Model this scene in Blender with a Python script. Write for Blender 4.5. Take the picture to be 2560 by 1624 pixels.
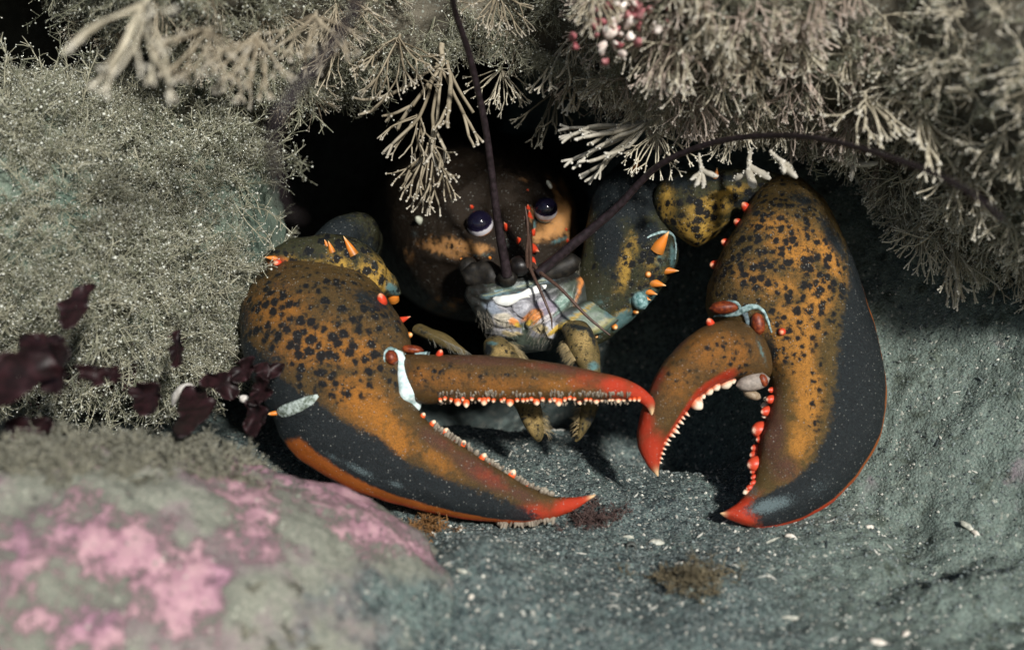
import bpy, math, random
import numpy as np
from mathutils import Vector, Matrix
from mathutils.bvhtree import BVHTree

scene = bpy.context.scene
for o in list(bpy.data.objects):
    bpy.data.objects.remove(o)
COL = scene.collection
CM = 0.01                       # the script thinks in centimetres
R = math.radians
rng = np.random.default_rng(7)
random.seed(7)

# ------------------------------------------------------------------ camera
PITCH = R(20.0)
F_PX = 2560 * 50 / 36.0
FWD = np.array([0.0, math.cos(PITCH), -math.sin(PITCH)])
RGT = np.array([1.0, 0.0, 0.0])
UPV = np.array([0.0, math.sin(PITCH), math.cos(PITCH)])
CAM = np.array([0.0, -56.4, 26.8])
cam_d = bpy.data.cameras.new('camera')
cam = bpy.data.objects.new('camera', cam_d)
COL.objects.link(cam)
cam.location = CAM * CM
cam.rotation_euler = (math.pi / 2 - PITCH, 0, 0)
cam_d.lens = 50
cam_d.sensor_width = 36
cam_d.clip_start = 0.01
cam_d.clip_end = 20
cam_d.dof.use_dof = True
cam_d.dof.focus_distance = 0.595
cam_d.dof.aperture_fstop = 5.6
scene.camera = cam

# ------------------------------------------------------------------ light
SUN_EL, SUN_AZ = R(33.5), R(22)           # azimuth measured from behind the camera towards the right
SUNV = Vector((math.sin(SUN_AZ) * math.cos(SUN_EL), -math.cos(SUN_AZ) * math.cos(SUN_EL), math.sin(SUN_EL)))
sl = bpy.data.lights.new('sun', 'SUN')
sl.energy = 4.8
sl.angle = R(4.5)
sl.color = (1.0, 0.965, 0.91)
so = bpy.data.objects.new('sun', sl)
COL.objects.link(so)
so.rotation_euler = SUNV.to_track_quat('Z', 'Y').to_euler()
so.location = SUNV * 1.5
w = bpy.data.worlds.new('World')
scene.world = w
w.use_nodes = True
wn = w.node_tree
bg = wn.nodes['Background']
sky = wn.nodes.new('ShaderNodeTexSky')
sky.sky_type = 'NISHITA'
sky.sun_disc = False
sky.sun_elevation = SUN_EL
sky.sun_rotation = math.atan2(SUNV.x, SUNV.y)
wn.links.new(sky.outputs['Color'], bg.inputs['Color'])
bg.inputs['Strength'].default_value = 0.05
vs = scene.view_settings
vs.view_transform = 'Standard'
vs.look = 'None'
vs.exposure = 0.12
vs.gamma = 1.0
vs.use_curve_mapping = False
scene.cycles.use_denoising = True
scene.cycles.max_bounces = 6
scene.cycles.diffuse_bounces = 3

# ------------------------------------------------------------------ helpers
def P(px, py, d):
    """point seen at photograph pixel (px, py), d centimetres in front of the lens"""
    px = np.asarray(px, float); py = np.asarray(py, float); d = np.asarray(d, float)
    return CAM + d[..., None] * (FWD + RGT * ((px - 1280) / F_PX)[..., None] + UPV * ((812 - py) / F_PX)[..., None])

def proj(V):
    q = np.asarray(V) - CAM
    d = q @ FWD
    return 1280 + F_PX * (q @ RGT) / d, 812 - F_PX * (q @ UPV) / d, d

def unit(v):
    v = np.asarray(v, float)
    return v / (np.linalg.norm(v, axis=-1, keepdims=True) + 1e-12)

def _hash(i, j, k, s):
    n = (i * 374761393 + j * 668265263 + k * 2147483647 + s * 974634777) & 0xFFFFFFFF
    n = ((n ^ (n >> 13)) * 1274126177) & 0xFFFFFFFF
    n = ((n ^ (n >> 16)) * 2246822519) & 0xFFFFFFFF
    return ((n ^ (n >> 15)) & 0xFFFFFF) / float(0xFFFFFF)

def vnoise(p, seed=0):
    p = np.asarray(p, float)
    f = np.floor(p); t = p - f; t = t * t * t * (t * (t * 6 - 15) + 10)
    i = f.astype(np.int64)
    r = 0
    for a in (0, 1):
        for b in (0, 1):
            for c in (0, 1):
                wgt = (t[..., 0] if a else 1 - t[..., 0]) * (t[..., 1] if b else 1 - t[..., 1]) * (t[..., 2] if c else 1 - t[..., 2])
                r = r + wgt * _hash(i[..., 0] + a, i[..., 1] + b, i[..., 2] + c, seed)
    return r * 2 - 1

def fbm(p, scale, octv=4, gain=0.5, seed=0):
    p = np.asarray(p, float)
    r = 0; amp = 1.0; s = scale
    for o in range(octv):
        r = r + amp * vnoise(p * s + o * 17.3, seed + o)
        amp *= gain; s *= 2.03
    return r

def sstep(a, b, x):
    t = np.clip((x - a) / (b - a), 0, 1)
    return t * t * (3 - 2 * t)

def cr(pts, t):
    """Catmull-Rom through pts (M,k) at t in 0..1"""
    pts = np.asarray(pts, float); M = len(pts)
    s = np.clip(np.asarray(t, float), 0, 1) * (M - 1)
    i = np.minimum(s.astype(int), M - 2); f = (s - i)[:, None]
    p0 = pts[np.maximum(i - 1, 0)]; p1 = pts[i]; p2 = pts[i + 1]; p3 = pts[np.minimum(i + 2, M - 1)]
    return 0.5 * (2 * p1 + (p2 - p0) * f + (2 * p0 - 5 * p1 + 4 * p2 - p3) * f ** 2 + (3 * p1 - p0 - 3 * p2 + p3) * f ** 3)

WORLD_ORG = {}
def mk(name, V, T=None, Q=None, mat=None, parent=None, attrs=None, smooth=True, org=None, label=None, cat=None, group=None, kind=None):
    """one mesh object from world-space centimetres"""
    V = np.asarray(V, float)
    if org is None:
        org = V.mean(0); org[2] = V[:, 2].min()
    org = np.asarray(org, float)
    me = bpy.data.meshes.new(name)
    me.vertices.add(len(V))
    me.vertices.foreach_set('co', ((V - org) * CM).astype(np.float32).ravel())
    loops = []; starts = []; totals = []; n = 0
    for Fa, k in ((T, 3), (Q, 4)):
        if Fa is None or len(Fa) == 0:
            continue
        Fa = np.asarray(Fa, np.int32)
        loops.append(Fa.ravel())
        starts.append(n + np.arange(len(Fa), dtype=np.int32) * k)
        totals.append(np.full(len(Fa), k, np.int32))
        n += Fa.size
    loops = np.concatenate(loops); starts = np.concatenate(starts); totals = np.concatenate(totals)
    me.loops.add(len(loops)); me.loops.foreach_set('vertex_index', loops)
    me.polygons.add(len(starts)); me.polygons.foreach_set('loop_start', starts)
    me.polygons.foreach_set('loop_total', totals)
    me.polygons.foreach_set('use_smooth', np.full(len(starts), smooth, dtype=bool))
    for a, val in (attrs or {}).items():
        at = me.attributes.new(a, 'FLOAT', 'POINT')
        at.data.foreach_set('value', np.asarray(val, np.float32).ravel())
    me.update(calc_edges=True)
    me.validate()
    if mat: me.materials.append(mat)
    o = bpy.data.objects.new(name, me)
    COL.objects.link(o)
    place(o, org, parent)
    tag(o, label, cat, group, kind)
    return o

def place(o, org, parent=None):
    org = np.asarray(org, float)
    if parent is not None:
        o.parent = parent
        o.location = (org - WORLD_ORG[parent.name]) * CM
    else:
        o.location = org * CM
    WORLD_ORG[o.name] = org

def tag(o, label=None, cat=None, group=None, kind=None):
    if label: o['label'] = label
    if cat: o['category'] = cat
    if group: o['group'] = group
    if kind: o['kind'] = kind
    return o

def inst(src, name, org, direction, scale, parent=None, spin=0.0):
    """another object sharing src's mesh (mesh grows along +Z), turned along direction"""
    o = bpy.data.objects.new(name, src)
    COL.objects.link(o)
    place(o, org, parent)
    q = Vector(direction).to_track_quat('Z', 'Y')
    o.rotation_mode = 'QUATERNION'
    from mathutils import Quaternion
    o.rotation_quaternion = q @ Quaternion((0, 0, 1), spin)
    o.scale = scale if hasattr(scale, '__len__') else (scale,) * 3
    return o

def grid_faces(nr, nc, wrap):
    """quads of an nr x nc vertex grid (wrap: columns close up)"""
    r, c = np.meshgrid(np.arange(nr - 1), np.arange(nc if wrap else nc - 1), indexing='ij')
    c2 = (c + 1) % nc
    return np.stack([r * nc + c, r * nc + c2, (r + 1) * nc + c2, (r + 1) * nc + c], -1).reshape(-1, 4)

def loft(st, nr=90, nc=64, pA=0.95, pB=0.95, back=1.0, bump=0.0, bscale=1.2, seed=1, ends=(True, True), mid=0.5):
    """solid through stations [Ax, Ay, Bx, By, dA, dB, T]; returns dict with V, Q, T, u, v, side"""
    st = np.asarray(st, float)
    t = np.linspace(0, 1, nr)
    S = cr(st, t)
    A = P(S[:, 0], S[:, 1], S[:, 4]); B = P(S[:, 2], S[:, 3], S[:, 5])
    M = (A + B) / 2
    tan = unit(np.gradient(M, axis=0))
    e = B - A
    n = unit(np.cross(e, tan))
    sgn = np.sign((n * (CAM - M)).sum(1)); sgn[sgn == 0] = 1
    n = n * sgn[:, None]
    # keep sections facing roughly where their neighbours do
    k = np.array([1, 2, 3, 2, 1.]); k /= k.sum()
    npad = np.vstack([n[:1], n[:1], n, n[-1:], n[-1:]])
    n = unit(sum(k[i] * npad[i:i + nr] for i in range(5)))
    th = np.linspace(0, 2 * math.pi, nc, endpoint=False)
    u = 0.5 - 0.5 * np.cos(th)
    s = np.sin(th)
    p = pA + (pB - pA) * u
    h = np.sign(s) * np.abs(s) ** p
    h = np.where(h < 0, h * back, h)
    uu = u if mid == 0.5 else u
    V = A[:, None] + e[:, None] * u[None, :, None] + n[:, None] * (np.maximum(S[:, 6], 0.005)[:, None] * h[None, :])[..., None]
    if bump:
        nn = fbm(V, bscale, 3, 0.5, seed)
        cen = M[:, None]
        V = V + unit(V - cen) * (nn * bump)[..., None]
    V = V.reshape(-1, 3)
    Q = grid_faces(nr, nc, True)
    T = []
    Vx = [V]
    U = np.tile(u, nr); vv = np.repeat(t, nc); sd = np.tile(s, nr)
    b = len(V)
    if ends[0]:
        Vx.append(M[:1] - tan[:1] * min(0.3, np.linalg.norm(e[0]) * 0.1)); U = np.append(U, .5); vv = np.append(vv, 0); sd = np.append(sd, 0)
        T += [[b, (j + 1) % nc, j] for j in range(nc)]; b += 1
    if ends[1]:
        Vx.append(M[-1:] + tan[-1:] * min(0.3, np.linalg.norm(e[-1]) * 0.1)); U = np.append(U, .5); vv = np.append(vv, 1); sd = np.append(sd, 0)
        o_ = (nr - 1) * nc
        T += [[b, o_ + j, o_ + (j + 1) % nc] for j in range(nc)]
    return dict(V=np.vstack(Vx), Q=Q, T=np.array(T, int).reshape(-1, 3), u=U, v=vv, s=sd)

def bvh_of(L):
    polys = [tuple(map(int, q)) for q in L['Q']] + [tuple(map(int, q)) for q in L['T']]
    return BVHTree.FromPolygons([tuple(v) for v in L['V']], polys)

def hit(bvh, px, py, d0=60):
    """surface point and outward normal seen at a photograph pixel (nearest point when the ray misses)"""
    dr = unit(P(px, py, 1.0) - CAM)
    loc, nor, _, _ = bvh.ray_cast(Vector(CAM), Vector(dr))
    if loc is None:
        best = None
        for d in np.linspace(d0 - 5, d0 + 5, 21):
            l, nn, _, dist = bvh.find_nearest(Vector(P(px, py, d)))
            if best is None or dist < best[2]:
                best = (l, nn, dist)
        loc, nor = best[0], best[1]
    nor = np.array(nor)
    if nor @ dr > 0: nor = -nor
    return np.array(loc), nor

def splat(V, items, mode='max'):
    """pigment amount on vertices: soft ellipses (px, py, rx, ry, degrees, value) where they lie on the shell"""
    x, y, _ = proj(V)
    out = np.zeros(len(V))
    for (cx, cy, rx, ry, a, val) in items:
        ca, sa = math.cos(R(a)), math.sin(R(a))
        dx, dy = x - cx, y - cy
        q = ((dx * ca + dy * sa) / rx) ** 2 + ((-dx * sa + dy * ca) / ry) ** 2
        g = val * np.exp(-q * 1.1)
        out = np.maximum(out, g) if mode == 'max' else out + g
    return np.clip(out, 0, 1)

def tubes(Pn, Rn, sides=3, flat=1.0):
    """N polylines (N,K,3) with radii (N,K) as tapered tubes"""
    N, K, _ = Pn.shape
    t = unit(np.gradient(Pn, axis=1))
    ref = np.where(np.abs(t[..., 2:3]) > 0.9, np.array([1., 0, 0]), np.array([0., 0, 1.]))
    n1 = unit(np.cross(t, ref)); n2 = np.cross(t, n1)
    a = np.arange(sides) * 2 * math.pi / sides
    V = Pn[:, :, None] + Rn[:, :, None, None] * (n1[:, :, None] * np.cos(a)[None, None, :, None] + flat * n2[:, :, None] * np.sin(a)[None, None, :, None])
    Q1 = grid_faces(K, sides, True)
    Q = (Q1[None] + (np.arange(N) * K * sides)[:, None, None]).reshape(-1, 4)
    caps = []
    b = (np.arange(N) * K * sides)[:, None]
    e = b + (K - 1) * sides + np.arange(sides)[None]
    T = e if sides == 3 else None
    if sides == 4:
        T = np.concatenate([e[:, [0, 1, 2]], e[:, [0, 2, 3]]])
    elif sides > 4:
        T = np.concatenate([e[:, [0, i, i + 1]] for i in range(1, sides - 1)])
    v = np.broadcast_to(np.linspace(0, 1, K)[None, :, None], (N, K, sides)).ravel()
    return V.reshape(-1, 3), T, Q, v

OCT_V = np.array([[1, 0, 0], [-1, 0, 0], [0, 1, 0], [0, -1, 0], [0, 0, 1], [0, 0, -1.]])
OCT_F = np.array([[0, 2, 4], [2, 1, 4], [1, 3, 4], [3, 0, 4], [2, 0, 5], [1, 2, 5], [3, 1, 5], [0, 3, 5]])
def octs(C, r):
    V = C[:, None] + OCT_V[None] * np.asarray(r)[:, None, None]
    F = OCT_F[None] + (np.arange(len(C)) * 6)[:, None, None]
    return V.reshape(-1, 3), F.reshape(-1, 3)

class Bag:
    """collects geometry for ONE mesh"""
    def __init__(s): s.V = []; s.T = []; s.Q = []; s.A = {}; s.n = 0
    def add(s, V, T=None, Q=None, **at):
        if T is not None and len(T): s.T.append(np.asarray(T) + s.n)
        if Q is not None and len(Q): s.Q.append(np.asarray(Q) + s.n)
        s.V.append(V); s.n += len(V)
        for k, x in at.items():
            s.A.setdefault(k, []).append(np.broadcast_to(np.asarray(x, float), (len(V),)))
    def arrays(s):
        return (np.vstack(s.V), np.vstack(s.T) if s.T else None, np.vstack(s.Q) if s.Q else None,
                {k: np.concatenate(x) for k, x in s.A.items()})
    def build(s, name, mat, parent=None, **kw):
        V, T, Q, A = s.arrays()
        return mk(name, V, T, Q, mat, parent, A, **kw)

# ------------------------------------------------------------------ materials
class Mat:
    def __init__(s, name, rough=0.6, spec=0.4):
        s.m = bpy.data.materials.new(name); s.m.use_nodes = True
        s.nt = s.m.node_tree; s.b = s.nt.nodes['Principled BSDF']
        s.b.inputs['Roughness'].default_value = rough
        s.b.inputs['Specular IOR Level'].default_value = spec
        tc = s.node('ShaderNodeTexCoord')
        vm = s.node('ShaderNodeVectorMath'); vm.operation = 'SCALE'; vm.inputs['Scale'].default_value = 100
        s.link(tc.outputs['Object'], vm.inputs[0]); s.co = vm.outputs[0]
    def node(s, t): return s.nt.nodes.new(t)
    def link(s, a, b): s.nt.links.new(a, b)
    def put(s, sock, v):
        if isinstance(v, (int, float)): sock.default_value = v
        elif isinstance(v, (tuple, list)): sock.default_value = tuple(v) + ((1.0,) if len(v) == 3 and sock.type == 'RGBA' else ())
        else: s.link(v, sock)
    def noise(s, scale, detail=3, rough=0.55, vec=None, dist=0.0):
        n = s.node('ShaderNodeTexNoise'); n.inputs['Scale'].default_value = scale; n.inputs['Detail'].default_value = detail
        n.inputs['Roughness'].default_value = rough; n.inputs['Distortion'].default_value = dist
        s.link(vec or s.co, n.inputs['Vector']); s.ncol = n.outputs['Color']; return n.outputs['Fac']
    def vor(s, scale, vec=None, feature='F1', rnd=1.0):
        n = s.node('ShaderNodeTexVoronoi'); n.inputs['Scale'].default_value = scale; n.feature = feature; n.inputs['Randomness'].default_value = rnd
        s.link(vec or s.co, n.inputs['Vector']); s.vcol = n.outputs['Color'] if 'Color' in n.outputs else None
        return n.outputs['Distance']
    def warp(s, amount, scale):
        n = s.noise(scale, 2); 
        a = s.node('ShaderNodeVectorMath'); a.operation = 'SUBTRACT'; s.link(s.ncol, a.inputs[0]); a.inputs[1].default_value = (.5, .5, .5)
        b = s.node('ShaderNodeVectorMath'); b.operation = 'MULTIPLY_ADD'; s.link(a.outputs[0], b.inputs[0]); b.inputs[1].default_value = (amount,) * 3
        s.link(s.co, b.inputs[2]); return b.outputs[0]
    def attr(s, name):
        n = s.node('ShaderNodeAttribute'); n.attribute_name = name; return n.outputs['Fac']
    def math(s, op, a, b=0.0):
        n = s.node('ShaderNodeMath'); n.operation = op; s.put(n.inputs[0], a); s.put(n.inputs[1], b); return n.outputs[0]
    def ramp(s, x, lo, hi, a=0.0, b=1.0):
        n = s.node('ShaderNodeMapRange'); n.interpolation_type = 'SMOOTHSTEP'
        s.put(n.inputs['Value'], x); s.put(n.inputs['From Min'], lo); s.put(n.inputs['From Max'], hi)
        n.inputs['To Min'].default_value = a; n.inputs['To Max'].default_value = b; return n.outputs['Result']
    def mix(s, f, a, b):
        n = s.node('ShaderNodeMix'); n.data_type = 'RGBA'
        s.put(n.inputs[0], f); s.put(n.inputs[6], a); s.put(n.inputs[7], b); return n.outputs[2]
    def color(s, c): s.put(s.b.inputs['Base Color'], c)
    def rough(s, c): s.put(s.b.inputs['Roughness'], c)
    def bump(s, h, strength=0.4, dist=0.05):
        n = s.node('ShaderNodeBump'); n.inputs['Strength'].default_value = strength; n.inputs['Distance'].default_value = dist * CM
        s.link(h, n.inputs['Height']); s.link(n.outputs[0], s.b.inputs['Normal'])

def rand_of(m):
    n = m.node('ShaderNodeObjectInfo'); return n.outputs['Random']

def mat_shell(name, spot_scale=1.6, base=(.105, .058, .018), orange=(.36, .135, .020), dark=(.007, .0085, .0105), speck=1.0, mauve=(.085, .038, .027), warm=.0, mottle=1.0):
    """lobster shell: attributes orange, dark, spot, red, pale, blue, mauve lay out the animal's own pigment"""
    m = Mat(name, 0.42, 0.16)
    n1 = m.noise(1.6, 4); n2 = m.noise(6.0, 4); n3 = m.noise(26, 3, .6); n4 = m.noise(3.2, 5, .65)
    def amp(n, k): return m.math('MULTIPLY', m.math('SUBTRACT', n, .5), k)
    ao = m.math('ADD', m.attr('orange'), warm)
    o = m.ramp(m.math('ADD', ao, m.math('MULTIPLY', m.math('ADD', amp(n1, .8), amp(n4, 1.1)), m.ramp(ao, 0, .35))), .10, .90)
    c = m.mix(o, base, orange)
    mv = m.ramp(m.math('ADD', m.attr('mauve'), amp(n4, .8)), .25, .80)
    c = m.mix(mv, c, mauve)
    c = m.mix(m.ramp(n4, .50, .70, 0, .55 * mottle), c, (.060, .050, .018))
    c = m.mix(m.ramp(n3, .44, .66, 0, .65 * max(mottle, .3)), c, (.035, .025, .012))
    c = m.mix(m.ramp(m.noise(34, 2), .56, .70, 0, .5 * mottle), c, (.30, .17, .06))
    bl = m.ramp(m.math('ADD', m.attr('blue'), amp(n2, .7)), .3, .8)
    c = m.mix(bl, c, m.mix(n4, (.05, .12, .13), (.15, .26, .25)))
    rd = m.ramp(m.math('ADD', m.attr('red'), amp(n4, .5)), .15, .85)
    c = m.mix(rd, c, m.mix(n2, (.36, .028, .013), (.47, .052, .020)))
    # dark round spots, ragged and of different sizes
    wv = m.warp(.30, 4.5)
    vd = m.vor(spot_scale, wv, 'SMOOTH_F1'); vd.node.inputs['Smoothness'].default_value = .08
    vsz = m.node('ShaderNodeSeparateColor'); m.link(m.vcol, vsz.inputs[0])
    s_ = m.attr('spot')
    thr = m.math('MULTIPLY', m.math('ADD', .34, m.math('MULTIPLY', vsz.outputs[0], .22)), m.math('POWER', s_, .5))
    thr = m.math('ADD', thr, m.math('ADD', amp(n3, .34), m.math('ADD', amp(n2, .22), amp(n4, .12))))
    sp = m.math('MULTIPLY', m.ramp(m.math('SUBTRACT', thr, vd), -.09, .07), m.ramp(s_, .06, .30))
    halo = m.math('MULTIPLY', m.ramp(m.math('SUBTRACT', thr, vd), -.34, .02), m.ramp(s_, .06, .30))
    c = m.mix(m.math('MULTIPLY', halo, .45), c, (.040, .032, .014))
    c = m.mix(m.math('MULTIPLY', sp, .97), c, dark)
    vd2 = m.vor(spot_scale * 2.3, wv)
    sp2 = m.math('MULTIPLY', m.ramp(m.math('ADD', vd2, amp(n4, 1.2)), .34, .16), m.ramp(s_, .02, .45, 0, .85))
    c = m.mix(sp2, c, (.016, .016, .014))
    dk = m.ramp(m.math('ADD', m.attr('dark'), m.math('ADD', amp(n4, .95), m.math('ADD', amp(n2, .6), amp(n3, .6)))), .30, .72)
    c = m.mix(m.math('MULTIPLY', dk, .98), c, m.mix(m.ramp(n3, .35, .75), dark, (.024, .034, .038)))
    rm = m.ramp(m.math('ADD', m.attr('rim'), amp(n2, .5)), .3, .75)
    c = m.mix(rm, c, m.mix(m.attr('red'), (.30, .085, .016), (.42, .045, .017)))
    c = m.mix(m.attr('pale'), c, (.80, .55, .30))
    # settled silt grains
    vs_ = m.vor(10.5)
    keep = m.node('ShaderNodeSeparateColor'); m.link(m.vcol, keep.inputs[0])
    sg = m.math('MULTIPLY', m.ramp(vs_, .34, .16), m.ramp(keep.outputs[0], .78 - .1 * speck, .97))
    sg = m.math('MULTIPLY', sg, m.ramp(n1, .34, .62, .25, 1.0))
    c = m.mix(m.math('MULTIPLY', sg, .75 * speck), c, (.38, .39, .36))
    si = m.ramp(m.math('ADD', m.attr('silt'), amp(n3, 1.6)), .4, .85)
    c = m.mix(m.math('MULTIPLY', si, .75), c, (.14, .19, .20))
    m.color(c)
    m.rough(m.ramp(n4, .3, .7, .28, .62))
    m.bump(m.math('ADD', m.math('MULTIPLY', n3, .8), m.math('ADD', m.math('MULTIPLY', m.noise(70, 2), .5), m.math('ADD', m.math('MULTIPLY', sg, .8), m.math('MULTIPLY', n2, .6)))), .75, .06)
    return m.m
def sand_colour(m):
    n1 = m.noise(.35, 4); n2 = m.noise(2.2, 4); n3 = m.noise(9, 3)
    d = m.vor(9.0); sc = m.node('ShaderNodeSeparateColor'); m.link(m.vcol, sc.inputs[0])
    c = m.mix(m.ramp(n2, .3, .7), (.050, .078, .080), (.165, .225, .212))
    c = m.mix(m.ramp(n1, .5, .72, 0, .55), c, (.22, .30, .265))
    c = m.mix(m.ramp(n3, .50, .66, 0, .65), c, (.030, .040, .044))
    d2 = m.vor(22.0); sc2 = m.node('ShaderNodeSeparateColor'); m.link(m.vcol, sc2.inputs[0])
    c = m.mix(m.ramp(sc2.outputs[0], .80, 1.0, 0, .8), c, (.36, .38, .34))
    c = m.mix(m.ramp(sc2.outputs[1], .60, 1.0, 0, .6), c, (.02, .027, .030))
    c = m.mix(m.ramp(sc.outputs[0], .62, 1.0, 0, .55), c, (.20, .23, .22))
    c = m.mix(m.ramp(sc.outputs[1], .965, .985, 0, .9), c, (.55, .53, .46))
    c = m.mix(m.ramp(sc.outputs[2], .55, 1.0, 0, .8), c, (.018, .024, .028))
    return c, d, n3

def mat_sand():
    m = Mat('sand_grit', 0.8, 0.25)
    c, d, n3 = sand_colour(m)
    c = m.mix(m.math('MULTIPLY', m.ramp(m.noise(.55, 3), .60, .68), m.attr('purple')), c, (.20, .10, .17))
    gr = m.attr('green')
    c = m.mix(gr, c, m.mix(.45, c, (.20, .25, .205)))
    blot = m.math('MULTIPLY', m.ramp(m.noise(.8, 5, .65), .54, .66), gr)
    c = m.mix(m.math('MULTIPLY', blot, .85), c, m.mix(m.ramp(n3, .4, .6), (.022, .030, .022), (.09, .11, .085)))
    pale = m.math('MULTIPLY', m.ramp(m.noise(1.1, 4, .6, m.warp(1.5, .5)), .62, .72), gr)
    c = m.mix(m.math('MULTIPLY', pale, .6), c, (.34, .40, .33))
    m.color(c)
    m.bump(m.math('ADD', m.math('MULTIPLY', d, -.8), m.math('ADD', n3, m.math('MULTIPLY', m.noise(28, 3), .7))), .8, .09)
    return m.m

def mat_rock(name, a, b, dark, grit=1.0):
    m = Mat(name, 0.85, 0.2)
    n1 = m.noise(.5, 5); n2 = m.noise(3, 4); n3 = m.noise(14, 3)
    c = m.mix(m.ramp(n1, .35, .68), a, b)
    c = m.mix(m.ramp(n3, .52, .72, 0, .8 * grit), c, dark)
    c = m.mix(m.ramp(n2, .58, .74, 0, .6 * grit), c, dark)
    d = m.vor(15); sc = m.node('ShaderNodeSeparateColor'); m.link(m.vcol, sc.inputs[0])
    c = m.mix(m.ramp(sc.outputs[1], .9, 1.0, 0, .7 * grit), c, (.36, .39, .34))
    m.color(c); m.bump(m.math('ADD', n3, m.math('ADD', n2, m.math('MULTIPLY', m.noise(32, 2), .6))), .7, .10)
    return m.m

def mat_pink():
    m = Mat('coralline_rock', 0.75, 0.25)
    wv = m.warp(.9, .8)
    n1 = m.noise(.42, 5, .6, wv); n2 = m.noise(1.7, 5, .65); n3 = m.noise(9, 4); n4 = m.noise(.25, 2)
    grey = m.mix(m.ramp(n3, .35, .65), (.17, .185, .15), (.31, .31, .255))
    grey = m.mix(m.ramp(n1, .46, .60, 0, .5), grey, (.30, .21, .24))
    grey = m.mix(m.ramp(m.noise(2.6, 3), .6, .75, 0, .8), grey, (.045, .05, .042))
    pink = m.mix(m.ramp(n2, .35, .68), (.42, .225, .285), (.58, .36, .39))
    pink = m.mix(m.ramp(n3, .55, .72, 0, .5), pink, (.30, .24, .22))
    pink = m.mix(m.ramp(n4, .5, .65), pink, m.mix(.5, pink, (.36, .17, .28)))
    f = m.math('ADD', m.math('SUBTRACT', n1, .5), m.math('ADD', m.math('MULTIPLY', m.math('SUBTRACT', n2, .5), .85), m.attr('pink')))
    f = m.math('ADD', f, m.math('ADD', m.math('MULTIPLY', m.math('SUBTRACT', n3, .5), .8), m.math('MULTIPLY', m.math('SUBTRACT', m.noise(24, 2), .5), .5)))
    c = m.mix(m.ramp(f, .17, .30), grey, pink)
    d = m.vor(4.2); sc = m.node('ShaderNodeSeparateColor'); m.link(m.vcol, sc.inputs[0])
    sp = m.math('MULTIPLY', m.ramp(sc.outputs[0], .88, .94), m.ramp(d, .34, .22))
    c = m.mix(m.math('MULTIPLY', sp, .8), c, (.55, .56, .46))
    sp2 = m.math('MULTIPLY', m.ramp(sc.outputs[1], .80, .86), m.ramp(d, .36, .2))
    c = m.mix(m.math('MULTIPLY', sp2, .6), c, (.07, .085, .07))
    sc_, _, _ = sand_colour(m)
    c = m.mix(m.ramp(m.math('ADD', m.attr('sandy'), m.math('ADD', m.math('MULTIPLY', m.math('SUBTRACT', n1, .5), 1.3), m.math('MULTIPLY', m.math('SUBTRACT', n2, .5), .9))), .2, .85), c, sc_)
    m.color(c); m.bump(m.math('ADD', m.ramp(f, .12, .34), m.math('ADD', m.math('MULTIPLY', n3, .7), m.math('MULTIPLY', m.noise(30, 2), .4))), .8, .13)
    return m.m

def mat_turf(name, a, b, tip, tipw=1.0, trans=0.0):
    m = Mat(name, 0.7, 0.3)
    j = m.node('ShaderNodeAttribute'); j.attribute_type = 'INSTANCER'; j.attribute_name = 'jit'
    r = m.math('ADD', m.attr('rnd'), j.outputs['Fac']); r.node.use_clamp = True
    c = m.mix(r, a, b)
    c = m.mix(m.ramp(m.noise(7, 3), .5, .75, 0, .5), c, tuple(x * .45 for x in a))
    c = m.mix(m.math('MULTIPLY', m.ramp(m.attr('tip'), .55, 1.0), tipw), c, tip)
    m.color(c)
    return m.m

def mat_plain(name, a, b, scale=6.0, rough=.5, spec=.4, bump=.2):
    m = Mat(name, rough, spec)
    n = m.noise(scale, 4)
    m.color(m.mix(m.ramp(n, .35, .68), a, b))
    if bump: m.bump(m.math('ADD', n, m.noise(scale * 5, 2)), bump, .04)
    return m.m

M_SAND = mat_sand()
M_CAVE = mat_rock('cave_rock', (.020, .018, .015), (.034, .030, .024), (.008, .007, .006), .6)  # near-black rock, the hole's shade put into its colour
M_ROOF = mat_rock('overhang_rock', (.085, .078, .060), (.16, .145, .11), (.035, .03, .025), .8)
M_LEFT = mat_rock('green_grey_rock', (.115, .165, .130), (.19, .235, .185), (.055, .075, .06), .55)
M_PINK = mat_pink()
M_FAN = mat_turf('bryozoan_tan', (.25, .205, .140), (.45, .395, .29), (.64, .61, .53), .7)
M_FANG = mat_turf('bryozoan_grey', (.36, .32, .235), (.58, .53, .405), (.74, .71, .62), .8)
M_FUZZ = mat_turf('hydroid_turf', (.165, .175, .118), (.39, .375, .275), (.66, .68, .61), .85)
M_FUZZR = mat_turf('turf_pinkish', (.32, .25, .20), (.52, .43, .36), (.70, .64, .57), .6)
M_BEAD = mat_plain('pale_beads', (.55, .55, .50), (.78, .78, .72), 8, .4)

# ------------------------------------------------------------------ seabed
def warp_axis(lo, hi, step, far):
    core = np.arange(lo, hi + 1e-6, step)
    g = []; s = step; x = hi
    while x < far:
        s *= 1.3; x += s; g.append(x)
    g2 = []; s = step; x = lo
    while x > -far:
        s *= 1.3; x -= s; g2.append(x)
    return np.concatenate([g2[::-1], core, g])

def slope_z(x, y):
    s = (x - 9) * .75 + (y - 1) * .9 + .9 * vnoise(np.stack([x * .22, y * .22, x * 0 + 3], -1), 5)
    s = np.where(x < 4, s - (4 - x) * 3, s)
    s = np.where(s > 0, s, 0) + .35 * np.exp(-np.abs(s) / .6)
    return 24 * np.tanh(s / 24)

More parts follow.
